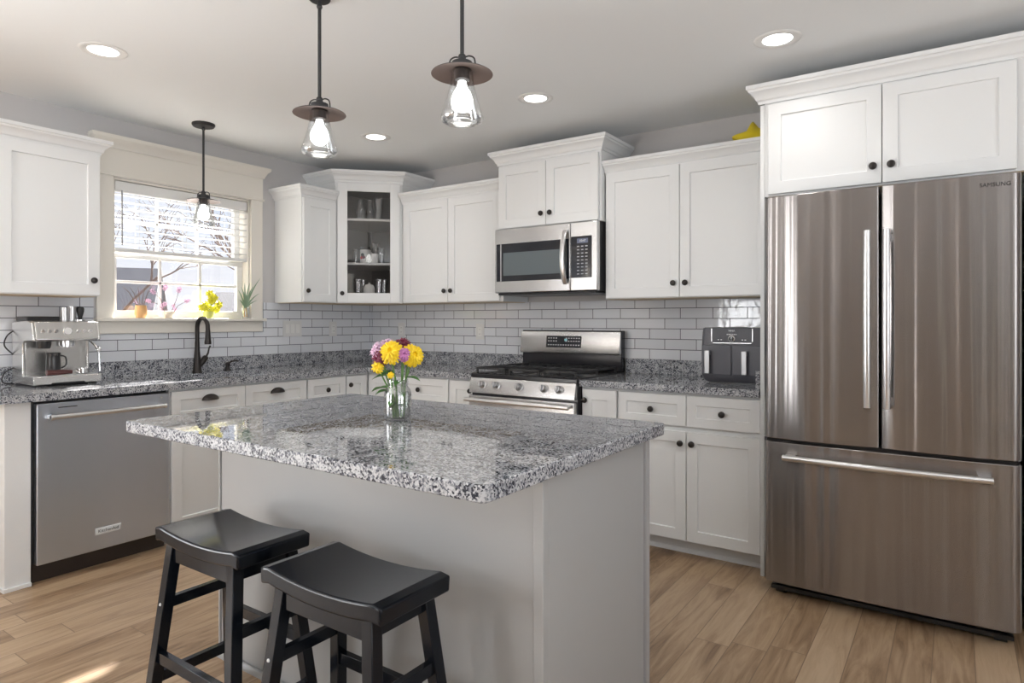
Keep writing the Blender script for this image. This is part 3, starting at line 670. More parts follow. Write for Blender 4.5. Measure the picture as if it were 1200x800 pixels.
bm = NB(); box(bm, -.135, .135, -.0025, .004, -.040, .040, M=Rm); dp = link('display_panel', bm, M_blackg, t, bev=.001)
bm = NB(); random.seed(3)
for r_, z in enumerate((.024, .004, -.022)):
    for c in range(13):
        x = -.115+c*.0195
        if r_ < 2 and 3 < c < 7: continue
        box(bm, x-.005, x+.005, -.0032, -.0024, z-.0035, z+.0035, M=Rm)
link('key_markings', bm, M_text, dp)
text('clock_digits', '88', .022, mat('clock_teal', (.3, .6, .7), .4, emit=(.3, .7, .8), estr=.5), dp, Rm @ Vector((.018, -.0032, .012)), (PI/2-sl, 0, 0))

# ------------------------------------------------------------------ microwave
t = thing('microwave', 'stainless over-the-range microwave with black window and keypad', 'microwave', (1.6085, 0, 0))
w = .7595; mz0, mz1 = 1.432, 1.853
bm = NB(); box(bm, .003, w-.002, -.375, -.012, mz0, mz1); link('body', bm, M_black, t, bev=.002)
bm = NB(); box(bm, .015, w-.02, -.395, -.05, mz0-.014, mz0-.001); link('vent_base', bm, M_black, t, bev=.004)
xd = .572
bm = NB(); box(bm, 0, xd, -.412, -.376, mz0, mz1); link('door', bm, M_ss, t, bev=.006)
bm = NB(); box(bm, xd+.002, w, -.412, -.376, mz0, mz1); link('control_side', bm, M_ss, t, bev=.006)
bm = NB(); box(bm, .015, xd-.008, -.4145, -.411, 1.508, 1.755); wn_ = link('door_window', bm, M_blackg, t, bev=.001)
bm = NB(); box(bm, .070, .505, -.4152, -.4144, 1.545, 1.695); link('viewing_screen', bm, mat('microwave_screen', (.13, .16, .175), .12), wn_)
bm = NB(); box(bm, .048, .054, -.4162, -.4143, 1.510, 1.753); link('trim_strip', bm, M_handle, wn_)
bm = NB(); box(bm, xd+.008, w-.038, -.4145, -.411, 1.512, 1.765); kp = link('keypad', bm, M_blackg, t, bev=.001)
bm = NB(); box(bm, xd+.050, xd+.125, -.4152, -.4144, 1.722, 1.750); link('display', bm, mat('display_blue_grey', (.14, .17, .26), .2), kp)
text('display_digits', '10:47', .020, M_textl, kp, (xd+.088, -.4154, 1.736), (PI/2, 0, 0))
bm = NB()
for r_ in range(9):
    for c in range(3): box(bm, xd+.050+c*.028, xd+.066+c*.028, -.4150, -.4144, 1.700-r_*.021, 1.706-r_*.021)
link('key_markings', bm, M_text, kp)
bm = NB(); n = 16
hp = [(xd-.030, -.416-.045*math.sin(PI*k/n)**.6, 1.475+.335*k/n) for k in range(n+1)]
rings = []
for p in hp: rings.append([bm.verts.new((p[0]+a*.014, p[1]+b*.007, p[2])) for a, b in ((-1, -.6), (-.5, -1), (.5, -1), (1, -.6), (1, 1), (-1, 1))])
for A, B_ in zip(rings, rings[1:]):
    for k in range(6): bm.faces.new((A[k], A[(k+1) % 6], B_[(k+1) % 6], B_[k]))
bm.faces.new(rings[0]); bm.faces.new(rings[-1][::-1]); link('handle', bm, M_handle, t, smooth=50)

# ------------------------------------------------------------------ refrigerator
t = thing('refrigerator', 'stainless french-door refrigerator with bottom freezer drawer', 'refrigerator', (3.424, 0, 0))
w = .912
bm = NB(); box(bm, .004, w-.004, -.765, -.05, .055, 1.785); link('body', bm, mat('fridge_dark_grey', (.10, .10, .105), .4), t, bev=.004)
bm = NB(); box(bm, .02, w-.02, -.80, -.06, FZ+.018, .055); link('base_grille', bm, M_black, t)
for x in (.06, w-.06):
    bm = NB(); lathe(bm, [(0, -.02), (.018, -.02), (.018, .02), (0, .02)], seg=14, M=Matrix.Translation((x, -.78, FZ+.020)) @ Matrix.Rotation(PI/2, 4, 'Y')); link('roller', bm, M_black, t)
def fdoor(x0, x1, z0, z1, name, bow, rl, rr):
    bm = NB(); pts = [(x0, -.775)]; n = 10; yf = -.856
    pts = []
    for k in range(7): a = PI/2*k/6; pts.append((x0+rl*(1-math.sin(a)) if False else x0+rl-rl*math.cos(a), yf+rl-rl*math.sin(a)))
    for k in range(1, n): f = k/n; pts.append((x0+rl+(x1-rr-x0-rl)*f, yf-bow*math.sin(PI*f)))
    for k in range(7): a = PI/2*(1-k/6); pts.append((x1-rr+rr*math.cos(a), yf+rr-rr*math.sin(a)))
    pts += [(x1, -.772), (x0, -.772)]
    prism(bm, pts, z0, z1); return link(name, bm, M_ssf, t, smooth=40, bev=.003)
dl = fdoor(0, w/2-.004, .727, 1.800, 'door', .010, .030, .008)
drr = fdoor(w/2+.004, w, .727, 1.800, 'door', .010, .008, .030)
fz_ = fdoor(0, w, .088, .712, 'freezer_drawer', .012, .030, .030)
bm = NB(); box(bm, .01, w-.01, -.835, -.766, .713, .726); link('hinge_cover', bm, M_black, t)
for x, par in ((.413, dl), (.482, drr)):
    bm = NB(); n = 20
    pts = [(x, -.905-.012*math.sin(PI*k/n), .895+.722*k/n) for k in range(n+1)]
    rings = [[bm.verts.new((p[0]+.0125*math.cos(2*PI*k/12), p[1]+.009*math.sin(2*PI*k/12), p[2])) for k in range(12)] for p in pts]
    for A, B_ in zip(rings, rings[1:]):
        for k in range(12): bm.faces.new((A[k], A[(k+1) % 12], B_[(k+1) % 12], B_[k]))
    bm.faces.new(rings[0]); bm.faces.new(rings[-1])
    for z in (.925, 1.587): box(bm, x-.008, x+.008, -.905, -.856, z-.016, z+.016)
    link('handle', bm, M_handle, par, smooth=50)
bm = NB(); n = 24
pts = [(.090+.735*k/n, -.905-.020*math.sin(PI*k/n), .655) for k in range(n+1)]
tube(bm, pts, .0135, 12)
for x in (.115, .80): box(bm, x-.02, x+.02, -.908, -.856, .647, .663)
link('handle', bm, M_handle, fz_, smooth=50)
text('lettering', 'SAMSUNG', .021, M_textd, drr, (.832, -.8612, 1.760), (PI/2, 0, .062), ext=.0004)

# ------------------------------------------------------------------ island
IX0, IX1, IY0, IY1 = 1.836, 3.350, -2.836, -1.849
bm = NB(); r = .018; pts = []
for cx, cy, a0 in ((IX1-r, IY1-r, 0), (IX0+r, IY1-r, 90), (IX0+r, IY0+r, 180), (IX1-r, IY0+r, 270)):
    for k in range(6): a = math.radians(a0+18*k); pts.append((cx+r*math.cos(a), cy+r*math.sin(a)))
prism(bm, pts, .876, .914)
tag(link('island_countertop', bm, M_gran, bev=.004), 'large polished granite slab on top of the kitchen island', 'countertop')
t = thing('island', 'white panelled kitchen island base, darkened for shade, under the granite slab', 'island', (0, 0, 0))
bx0, bx1, by0, by1 = 1.892, 3.302, -2.535, -1.875
bm = NB(); box(bm, bx0+.006, bx1-.006, by0+.006, by1-.02, FZ, .8755); link('body', bm, M_isl_shade, t)
bm = NB()
bm.free()
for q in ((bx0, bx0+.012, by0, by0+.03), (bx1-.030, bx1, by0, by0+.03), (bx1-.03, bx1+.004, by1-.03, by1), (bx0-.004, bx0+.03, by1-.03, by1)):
    bm = NB(); box(bm, *q, FZ, .8755); link('corner_trim', bm, M_isl_shade, t, bev=.003)

bm = NB(); sweep(bm, [(bx0-.001, by1-.03), (bx0-.001, by0-.001), (bx1+.001, by0-.001), (bx1+.001, by1-.03)][::1], [(0, FZ), (.014, FZ), (.013, FZ+.010), (.007, FZ+.018), (0, FZ+.020)]); link('shoe_molding', bm, M_isl_shade, t)
for k in range(3):
    wq = (bx1-bx0-.07)/3; a = -(bx1-.035-k*wq)
    bm = NB(); shaker(bm, a+.003, a+wq-.003, .12, .66, -.02+0); Mx = Matrix.Translation((0, by1-.02, 0)) @ Matrix.Rotation(PI, 4, 'Z'); bmesh.ops.transform(bm, matrix=Mx, verts=bm.verts); dr = link('door', bm, M_isl_shade, t, bev=.0015)
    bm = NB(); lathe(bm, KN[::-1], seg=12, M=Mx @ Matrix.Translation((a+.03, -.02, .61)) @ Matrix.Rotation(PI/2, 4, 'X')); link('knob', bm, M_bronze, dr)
    bm = NB(); shaker(bm, a+.003, a+wq-.003, .68, .86, -.02+0); bmesh.ops.transform(bm, matrix=Mx, verts=bm.verts); dr = link('drawer', bm, M_isl_shade, t, bev=.0015)
    bm = NB(); lathe(bm, KN[::-1], seg=12, M=Mx @ Matrix.Translation((a+wq/2, -.02, .77)) @ Matrix.Rotation(PI/2, 4, 'X')); link('knob', bm, M_bronze, dr)

# ------------------------------------------------------------------ stools
def make_stool(label, loc, rz):
    t = thing('saddle_stool', label, 'stool', loc, rz, 'black stools at the island')
    bm = NB(); nx, L, Wd, th = 16, .222, .120, .030; H = .600   # seat curved along x
    def top(x): return H - .022*(1-(x/L)**2) 
    vt = []; 
    xs_ = [-L] + [-(L-.030) + 2*(L-.030)*i/14 for i in range(15)] + [L]
    for x in xs_:
        dip = .020*(1-(x/L)**2) + (.010*max(0, (abs(x)-L+.030)/.030))
        vt.append([(x, y, H - dip) for y in (-Wd, Wd)] + [(x*.985, y, H-dip-.042) for y in (Wd, -Wd)])
    R = [[bm.verts.new(p) for p in q] for q in vt]
    for A, B_ in zip(R, R[1:]):
        for k in range(4): bm.faces.new((A[k], A[(k+1) % 4], B_[(k+1) % 4], B_[k]))
    bm.faces.new(R[0][::-1]); bm.faces.new(R[-1])
    o = link('seat', bm, M_stoolw, t, smooth=14); b = o.modifiers.new('bevel', 'BEVEL'); b.width = .006; b.segments = 3; b.limit_method = 'ANGLE'; b.angle_limit = math.radians(50)
    zt_ = .548
    def leg_at(sx, sy, z):
        f = 1-z/zt_; return Vector((sx*(.160+.062*f), sy*(.088+.050*f), z))
    for sx in (-1, 1):
        for sy in (-1, 1):
            bm = NB(); bar(bm, leg_at(sx, sy, 0.002), leg_at(sx, sy, .556), .034, .034, up=(0, 1, 0)); link('leg', bm, M_stoolw, t, bev=.002)
            bm = NB(); 
    # apron
    bm = NB()
    for sy in (-1, 1): bar(bm, leg_at(-1, sy, .522), leg_at(1, sy, .522), .020, .060)
    for sx in (-1, 1): bar(bm, leg_at(sx, -1, .530), leg_at(sx, 1, .530), .020, .058)
    link('apron', bm, M_stoolw, t, bev=.001)
    for sx, z in ((-1, .36), (1, .36)):
        bm = NB(); bar(bm, leg_at(sx, -1, z), leg_at(sx, 1, z), .020, .032); link('stretcher', bm, M_stoolw, t, bev=.001)
        bm = NB(); bar(bm, leg_at(sx, -1, .13), leg_at(sx, 1, .13), .020, .032); link('stretcher', bm, M_stoolw, t, bev=.001)
    for sy, z in ((-1, .20), (1, .27)):
        bm = NB(); bar(bm, leg_at(-1, sy, z), leg_at(1, sy, z), .020, .034); link('stretcher', bm, M_stoolw, t, bev=.001)
    for sx in (-1,):
        p = leg_at(sx, -1, .36); bm = NB(); sphere(bm, (p.x, p.y-.0165, p.z), .005, 10); link('screw_cap', bm, M_white, t)
    return t
st = make_stool('black wooden saddle stool at left, nearer the dishwasher', (2.310, -2.742, FZ+.0), 0)
dup(st, 'black wooden saddle stool at right, nearer the island corner', (2.868, -2.752, FZ+.0), 0)

# ------------------------------------------------------------------ pendants and downlights
def make_pendant(label, x, y, zs, thick, cr_=.040):
    """zs: height of the shade rim; origin at the ceiling"""
    t = thing('pendant_light', label, 'pendant light', (x, y, CZ)); dz = zs-CZ
    bm = NB(); lathe(bm, [(0, 0), (cr_, 0), (cr_, -.5*thick), (cr_*.9, -thick), (.014, -thick-.002), (0, -thick-.002)], seg=28); link('canopy', bm, M_dark, t)
    bm = NB(); tube(bm, [(0, 0, -.008), (0, 0, -.024)], .007, 8); sphere(bm, (0, 0, -.031), .011, 12); tube(bm, [(0, 0, -.038), (0, 0, dz+.050)], .0065, 10); link('rod', bm, M_dark, t)
    bm = NB(); sphere(bm, (0, 0, dz+.050), .013, 12); lathe(bm, [(0, dz+.046), (.012, dz+.046), (.016, dz+.036), (.032, dz+.034), (.034, dz+.012), (.038, dz+.008)], seg=24)
    for sx, sy in ((1, .4), (-1, -.4)):
        n = math.hypot(sx, sy); ux, uy = sx/n, sy/n
        tube(bm, curve([(.008*ux, .008*uy, dz+.050), (.025*ux, .025*uy, dz+.052), (.040*ux, .040*uy, dz+.042), (.044*ux, .044*uy, dz+.010)]), .0025, 8)
    link('cap', bm, M_dark, t)
    bm = NB(); lathe(bm, [(.030, dz+.013), (.060, dz+.008), (.090, dz+.001), (.096, dz-.002), (.097, dz-.004)], seg=40)
    lathe(bm, [(.097, dz-.004), (.090, dz-.002), (.060, dz+.005), (.030, dz+.010)], seg=40, mi=1)
    link('shade', bm, [M_dark, M_copper], t, smooth=60)
    bm = NB(); lathe(bm, [(.034, dz+.006), (.037, dz-.03), (.048, dz-.080), (.063, dz-.125), (.067, dz-.140), (.064, dz-.151), (.052, dz-.157), (.048, dz-.154), (.060, dz-.147), (.064, dz-.139), (.060, dz-.124), (.045, dz-.079), (.035, dz-.029), (.032, dz+.006)], seg=36); link('glass_shade', bm, M_jar, t, smooth=60)
    bm = NB(); lathe(bm, [(0, dz+.008), (.024, dz+.008), (.024, dz-.022), (.018, dz-.026), (0, dz-.026)], seg=20); link('socket', bm, M_dark, t)
    bm = NB(); lathe(bm, [(.012, dz-.024), (.014, dz-.034), (.017, dz-.046), (.027, dz-.062), (.034, dz-.082), (.031, dz-.104), (.016, dz-.118), (0, dz-.122)], seg=24); link('bulb', bm, M_bulbglow, t, smooth=60)
    return t
make_pendant('nearer glass pendant with copper-lined disc over the island, right one', 2.857, -2.30, 2.026, .008)
make_pendant('glass pendant with dark disc over the island, left one', 2.172, -2.30, 2.026, .008)
make_pendant('small glass pendant hanging in front of the sink window', .338, -1.700, 1.985, .018, .066)
for lab, x, y in (('round recessed ceiling light nearest the left edge, over the dishwasher', 1.00, -2.545), ('round recessed ceiling light above the corner glass cabinet', 1.000, -.905), ('round recessed ceiling light in front of the microwave cabinet', 2.258, -.930), ('round recessed ceiling light in front of the fridge cabinet', 3.505, -.960)):
    t = thing('recessed_light', lab, 'ceiling light', (x, y, CZ), group='recessed ceiling lights')
    bm = NB(); lathe(bm, [(.060, -.0010), (.064, -.0040), (.085, -.0045), (.094, -.0030), (.096, -.0005)], seg=40); link('trim_ring', bm, M_white, t, smooth=60)
    bm = NB(); lathe(bm, [(0, -.0015), (.061, -.0015)], seg=40); link('lens', bm, M_canglow, t)
    l = light('lamp', 'SPOT', (0, 0, -.02), 8, (1, .97, .93), (0, 0, -1), spot_size=math.radians(150), spot_blend=.8, shadow_soft_size=.06); l.parent = t

# ------------------------------------------------------------------ outlets
def plate(label, loc, rz, w_, h_, rockers, kind):
    t = thing('light_switch' if kind == 's' else 'wall_outlet', label, 'switch' if kind == 's' else 'outlet', loc, rz)
    bm = NB(); box(bm, -w_/2, w_/2, -.006, 0, -h_/2, h_/2); link('cover_plate', bm, M_plate, t, bev=.002)
    for k in range(rockers):
        x = (k-(rockers-1)/2)*.046
        bm = NB(); box(bm, x-.0165, x+.0165, -.0085, -.006, -.033, .033); o = link('rocker' if kind == 's' else 'receptacle', bm, M_white, t, bev=.001)
        if kind == 'o':
            bm = NB()
            for z in (-.018, .018):
                for dx in (-.006, .006): box(bm, x+dx-.001, x+dx+.001, -.0088, -.0084, z-.004, z+.004)
            link('slots', bm, M_black, o)
plate('white three-gang switch plate right of the sink window', (.0082, -.815, 1.190), PI/2, .165, .118, 3, 's')
plate('white outlet plate on the tile below the corner glass cabinet', (.0082, -.430, 1.185), PI/2, .075, .118, 1, 'o')
plate('white outlet plate on the stove wall near the corner behind the flowers', (.361, -.0082, 1.175), 0, .075, .118, 1, 'o')
plate('white outlet plate on the tile left of the range', (1.178, -.0082, 1.168), 0, .075, .118, 1, 'o')

# ------------------------------------------------------------------ espresso machine (local front -y -> world +x)
t = thing('espresso_machine', 'stainless espresso machine on the counter left of the window', 'coffee machine', (.0, -2.425, CT1), PI/2)
hw_ = .155
bm = NB()
prism(bm, [(-.045, .012), (-.045, .330), (-.235, .335), (-.300, .328), (-.325, .235), (-.205, .232), (-.185, .215), (-.185, .060), (-.205, .012)], -hw_, -hw_+.012, 'x')
prism(bm, [(-.045, .012), (-.045, .330), (-.235, .335), (-.300, .328), (-.325, .235), (-.205, .232), (-.185, .215), (-.185, .060), (-.205, .012)], hw_-.012, hw_, 'x')
box(bm, -hw_+.012, hw_-.012, -.180, -.045, .012, .330); link('body', bm, M_sse, t, bev=.004)
bm = NB(); prism(bm, [(-.181, .232), (-.181, .334), (-.240, .336), (-.302, .329), (-.327, .240), (-.315, .230)], -hw_+.0125, hw_-.0125, 'x'); link('control_panel', bm, M_sse, t, bev=.003)
sl2 = math.atan2(.025, .089)
for x in (-.110, -.080, -.052, .050, .078, .106):
    M = Matrix.Translation((x, -.3165, .283)) @ Matrix.Rotation(PI/2+sl2*0-.0, 4, 'X'); bm = NB(); lathe(bm, [(.0095, -.004), (.0095, .005), (.008, .007), (0, .007)], seg=14, M=M); link('button', bm, M_chrome, t)
bm = NB(); lathe(bm, [(.022, -.006), (.022, .004), (.020, .006), (0, .006)], seg=22, M=Matrix.Translation((0, -.3165, .283)) @ Matrix.Rotation(PI/2, 4, 'X')); gz = link('pressure_gauge', bm, M_chrome, t)
bm = NB(); lathe(bm, [(.018, .0062), (0, .0066)], seg=20, M=Matrix.Translation((0, -.3165, .283)) @ Matrix.Rotation(PI/2, 4, 'X')); link('dial_face', bm, M_mug, gz)
bm = NB(); prism(bm, [(-hw_-.0015, -.330), (hw_+.0015, -.330), (hw_+.0015, -.0435), (-hw_-.0015, -.0435)], .010, .050); link('drip_tray', bm, M_sse, t, bev=.003)
bm = NB(); box(bm, -hw_+.012, hw_-.012, -.322, -.188, .0502, .0535); link('drip_grate', bm, M_handle, t)
bm = NB(); box(bm, -.075, .075, -.3315, -.329, .010, .018); box(bm, -.14, -.10, -.31, -.06, 0, .011); box(bm, .10, .14, -.31, -.06, 0, .011); link('feet', bm, M_black, t)
bm = NB(); lathe(bm, [(.034, .205), (.034, .235), (0, .235)], c=(.020, -.255, 0), seg=24); lathe(bm, [(0, .198), (.028, .198), (.028, .205), (.034, .205)], c=(.020, -.255, 0), seg=24); link('group_head', bm, M_handle, t)
bm = NB(); lathe(bm, [(0, .190), (.028, .192), (.033, .212), (.033, .232)], c=(-.085, -.255, 0), seg=24); link('grinder_cradle', bm, M_black, t)
bm = NB(); box(bm, -hw_+.015, .01, -.20, -.05, .331, .358); link('hopper_lid', bm, M_black, t, bev=.006)
bm = NB(); tube(bm, [(.128, -.250, .232), (.150, -.265, .205), (.165, -.275, .175), (.168, -.280, .060)], [.006, .006, .0055, .004], 8); sphere(bm, (.165, -.275, .178), .013, 12); link('steam_wand', bm, M_chrome, t)
bm = NB(); tube(bm, [(.165, -.268, .178), (.160, -.262, .195)], .009, 10); link('wand_grip', bm, M_black, t)
bm = NB(); tube(bm, curve([(-.150, -.06, .285), (-.180, -.055, .255), (-.190, -.055, .205), (-.150, -.055, .155)]), .0035, 8); tube(bm, curve([(-.150, -.06, .090), (-.195, -.075, .065), (-.210, -.09, .020), (-.160, -.09, .006)]), .0035, 8); link('power_cord', bm, M_black, t)
# things on / in the espresso machine
def at_em(x, y, z): return Vector((-y, -2.425+x, CT1+z))
t2 = thing('milk_jug', 'black milk jug hanging inside the espresso machine', 'jug', at_em(-.045, -.262, .0540))
bm = NB(); lathe(bm, [(0, .002), (.032, .002), (.034, .01), (.032, .075), (.030, .100), (.034, .115), (.031, .115), (.028, .1), (.030, .075), (.031, .012), (0, .008)], seg=24); link('body', bm, M_black, t2)
bm = NB(); tube(bm, curve([(0, .030, .100), (0, .055, .09), (0, .058, .05), (0, .032, .03)]), .004, 8); link('handle', bm, M_black, t2)
bm = NB(); prism(bm, [(.028, -.012), (.048, 0), (.028, .012)], .100, .118); link('spout', bm, M_black, t2, bev=.003)
t2 = thing('portafilter', 'portafilter with a reddish wooden handle resting on the drip tray', 'portafilter', at_em(.0, -.290, .0545))
bm = NB(); tube(bm, [(0, -.085, .013), (0, -.02, .013), (0, .030, .012)], [.014, .013, .010], 12); link('handle', bm, M_wood, t2)
bm = NB(); lathe(bm, [(.026, .001), (.030, .004), (.030, .028), (.027, .028), (.025, .006), (0, .006)], c=(0, .080, 0), seg=22); tube(bm, [(0, .028, .012), (0, .054, .014)], .006, 10); link('filter_basket', bm, M_chrome, t2)
t2 = thing('tamper', 'black coffee tamper standing on the espresso machine', 'tamper', at_em(.095, -.225, .3355))
bm = NB(); lathe(bm, [(0, 0), (.026, 0), (.026, .006), (.010, .010)], seg=20); link('base', bm, M_chrome, t2)
bm = NB(); lathe(bm, [(.009, .009), (.010, .02), (.018, .050), (.019, .066), (.014, .076), (0, .078)], seg=16); link('grip', bm, M_black, t2)
for x, h, lab in ((.022, .070, 'small steel cup on top of the espresso machine, left of its neighbour'), (.056, .076, 'steel shot cup on top of the espresso machine, beside the tamper')):
    bm = NB(); lathe(bm, [(0, .001), (.017, .001), (.019, h), (.0175, h), (.0155, .004), (0, .004)], seg=20); tag(link('steel_cup', bm, mat('shot_cup_steel', (.55, .55, .55), .3, 1.), loc=at_em(x, -.225, .3355)), lab, 'cup')

# ------------------------------------------------------------------ air fryer
t = thing('air_fryer', 'dark grey two-drawer air fryer on the short worktop by the fridge', 'air fryer', (3.156, -.40, CT1))
aw = .170
bm = NB(); pts = []
def rr(x0, x1, y0, y1, r):
    o = []
    for cx, cy, a0 in ((x1-r, y1-r, 0), (x0+r, y1-r, 90), (x0+r, y0+r, 180), (x1-r, y0+r, 270)):
        for k in range(6): a = math.radians(a0+18*k); o.append((cx+r*math.cos(a), cy+r*math.sin(a)))
    return o
lv = [(.006, .88, .02), (.020, .94, .006), (.045, .995, 0), (.17, 1.0, 0), (.275, .965, 0), (.296, .95, .003)]
R = []
for z, sc, yo in lv:
    R.append([bm.verts.new((x*sc, y+yo*(1 if y < .1 else -1), z)) for x, y in rr(-aw, aw, 0, .30, .028)])
for A, B_ in zip(R, R[1:]):
    for k in range(24): bm.faces.new((A[k], A[(k+1) % 24], B_[(k+1) % 24], B_[k]))
bm.faces.new(R[0][::-1]); bm.faces.new(R[-1]); link('housing', bm, M_fry, t, bev=.003)
bm = NB(); box(bm, -.13, .13, .03, .27, 0, .0062); link('feet', bm, M_black, t)
bm = NB(); box(bm, -.150, .150, .012, .288, .2962, .2985); link('top_cover', bm, M_black, t, bev=.001)
for a, b in ((-.160, -.002), (.002, .160)):
    bm = NB(); box(bm, a, b, -.005, .010, .046, .205); dd = link('drawer', bm, M_fry, t, bev=.003)
    hx = a+.036 if a < 0 else b-.090
    bm = NB(); box(bm, hx-.014, hx+.014, -.034, -.026, .052, .176); box(bm, hx-.012, hx+.012, -.028, -.005, .150, .174); link('handle', bm, M_knobst, dd, bev=.003)
bm = NB(); prism(bm, rr(-.107, .107, .217, .293, .010), -.004, .012, 'y'); cp = link('control_panel', bm, mat('fryer_panel', (.03, .03, .04), .3), t)
bm = NB(); 
for q in ((-.108, -.105, .225, .293), (.105, .108, .225, .293), (-.100, .100, .2155, .2185)): box(bm, q[0], q[1], -.0052, -.0035, q[2], q[3])
link('chrome_outline', bm, M_handle, cp)
bm = NB(); lathe(bm, [(.017, -.002), (.017, .006), (.013, .008)], seg=24, M=Matrix.Translation((0, -.004, .240)) @ Matrix.Rotation(PI/2, 4, 'X')); link('dial_ring', bm, M_handle, cp)
bm = NB(); lathe(bm, [(.013, -.001), (.013, .008), (0, .009)], seg=24, M=Matrix.Translation((0, -.004, .240)) @ Matrix.Rotation(PI/2, 4, 'X')); link('dial', bm, M_blackg, cp)
bm = NB()
for k in range(6): box(bm, -.026+k*.009, -.020+k*.009, -.0048, -.0038, .260, .265)
for x in (-.07, -.055, .055, .07): box(bm, x-.004, x+.004, -.0048, -.0038, .232, .236)
link('key_markings', bm, M_textl, cp)
text('lettering', 'NINJA', .0125, M_textl, cp, (0, -.0044, .282), (PI/2, 0, 0))

# ------------------------------------------------------------------ star on the cabinet
t = None
bm = NB(); n = 5; ro, ri = .125, .060; pts = []
for k in range(10):
    a = PI/2 + PI*k/5; rr_ = ro if k % 2 == 0 else ri; pts.append((rr_*math.cos(a), rr_*math.sin(a)))
F = [bm.verts.new((x, -.022, z)) for x, z in pts]; Bk = [bm.verts.new((x, .022, z)) for x, z in pts]
cf = bm.verts.new((0, -.048, 0)); cb = bm.verts.new((0, .048, 0))
for k in range(10):
    j = (k+1) % 10; bm.faces.new((F[k], F[j], cf)); bm.faces.new((Bk[j], Bk[k], cb)); bm.faces.new((F[k], Bk[k], Bk[j], F[j]))
o = link('star_ornament', bm, M_star, bev=.012, smooth=60); o.rotation_euler = (math.radians(-30), math.radians(-6), math.radians(8)); o.location = (3.222, -.215, 2.250)
tag(o, 'yellow plastic star lying on top of the wall cabinet by the fridge', 'star')

# ------------------------------------------------------------------ bouquet
VX, VY = 2.577, -2.300
t = thing('glass_vase', 'clear glass jar used as a flower vase on the island', 'vase', (VX, VY, .9142))
bm = NB(); lathe(bm, [(0, .001), (.040, .001), (.045, .006), (.046, .02), (.046, .088), (.042, .103), (.034, .112), (.034, .118), (.036, .121), (.034, .124), (.036, .128), (.034, .133), (.0345, .138), (.0315, .138), (.031, .113), (.039, .101), (.043, .086), (.043, .012), (.038, .007), (0, .007)], seg=32); link('jar', bm, M_jar, t, smooth=60)
bm = NB(); lathe(bm, [(0, .0075), (.037, .0075), (.0425, .012), (.0425, .060), (0, .060)], seg=32); link('water', bm, thin_glass('water', (.93, .96, .93), .03, .3), t)
def petals(bm, c, nrm, r, layers, per, width, curl, mi=0):
    nrm = Vector(nrm).normalized(); a0 = nrm.orthogonal().normalized(); b0 = nrm.cross(a0); c = Vector(c)
    for L in range(layers):
        f = 1-L/layers; elev = (L/layers)**1.0*1.25 - .45; k0 = random.random()
        n_ = max(5, int(per*(.45+.55*f)))
        for i in range(n_):
            an = 2*PI*(i+k0)/n_ + random.uniform(-.1, .1); d = a0*math.cos(an)+b0*math.sin(an); side = nrm.cross(d)
            e = elev+random.uniform(-.12, .12); ln = r*(.70+.30*f)*random.uniform(.9, 1.05); wd = width*r*random.uniform(.85, 1.1)
            dirv = d*math.cos(e)+nrm*math.sin(e); upv = nrm*math.cos(e)-d*math.sin(e)
            p0 = c+dirv*ln*.10; p1 = c+dirv*ln*.6+upv*curl*r*.25; p2 = c+dirv*ln+upv*curl*r*.05
            vs = [bm.verts.new(q) for q in (p0, p1-side*wd*.5-upv*wd*.12, p2-side*wd*.22, p2+dirv*wd*.15, p2+side*wd*.22, p1+side*wd*.5-upv*wd*.12)]
            vm = bm.verts.new(p1-upv*wd*.12*-1)
            for k in range(6): bm.faces.new((vs[k], vs[(k+1) % 6], vm)).material_index = mi
def flower(label, head, foot, nrm, r, m, layers=7, per=20, width=.26, leaves=(), cat='flower'):
    foot = Vector(foot); head = Vector(head)
    t = thing('cut_flower', label, cat, foot)
    h = head-foot; bm = NB(); mid = h*.5+Vector((0, 0, .0)); mid.x *= .55; mid.y *= .55; mid.z = h.z*.52
    tube(bm, [(0, 0, 0), mid*.5+Vector((0, 0, 0)), mid, (mid+h)/2+Vector(((h.x)*.0, 0, .0)), h-Vector(nrm).normalized()*r*.2], .0026, 7); link('stem', bm, M_stem, t)
    bm = NB(); petals(bm, h, nrm, r, layers, per, width, .8)
    sphere(bm, h, r*.30, 10, .8); link('bloom', bm, m, t, smooth=25)
    for (z, an, ln) in leaves:
        f = z; base = mid*(f/.5) if f < .5 else mid.lerp(h, (f-.5)*2)
        bm = NB(); d = Vector((math.cos(an), math.sin(an), .15)); s_ = Vector((-math.sin(an), math.cos(an), 0)); n_ = 6; rows = []
        for k in range(n_+1):
            q = k/n_; wd = ln*.62*math.sin(PI*min(.97, q*.9+.08))*(1+.25*math.sin(q*19)); c = base + d*ln*q + Vector((0, 0, -.35*ln*q*q))
            rows.append([bm.verts.new(c-s_*wd*.5+Vector((0, 0, wd*.2))), bm.verts.new(c), bm.verts.new(c+s_*wd*.5+Vector((0, 0, wd*.2)))])
        for A, B_ in zip(rows, rows[1:]):
            for k in range(2): bm.faces.new((A[k], A[k+1], B_[k+1], B_[k]))
        link('leaf', bm, M_green, t)
    return t
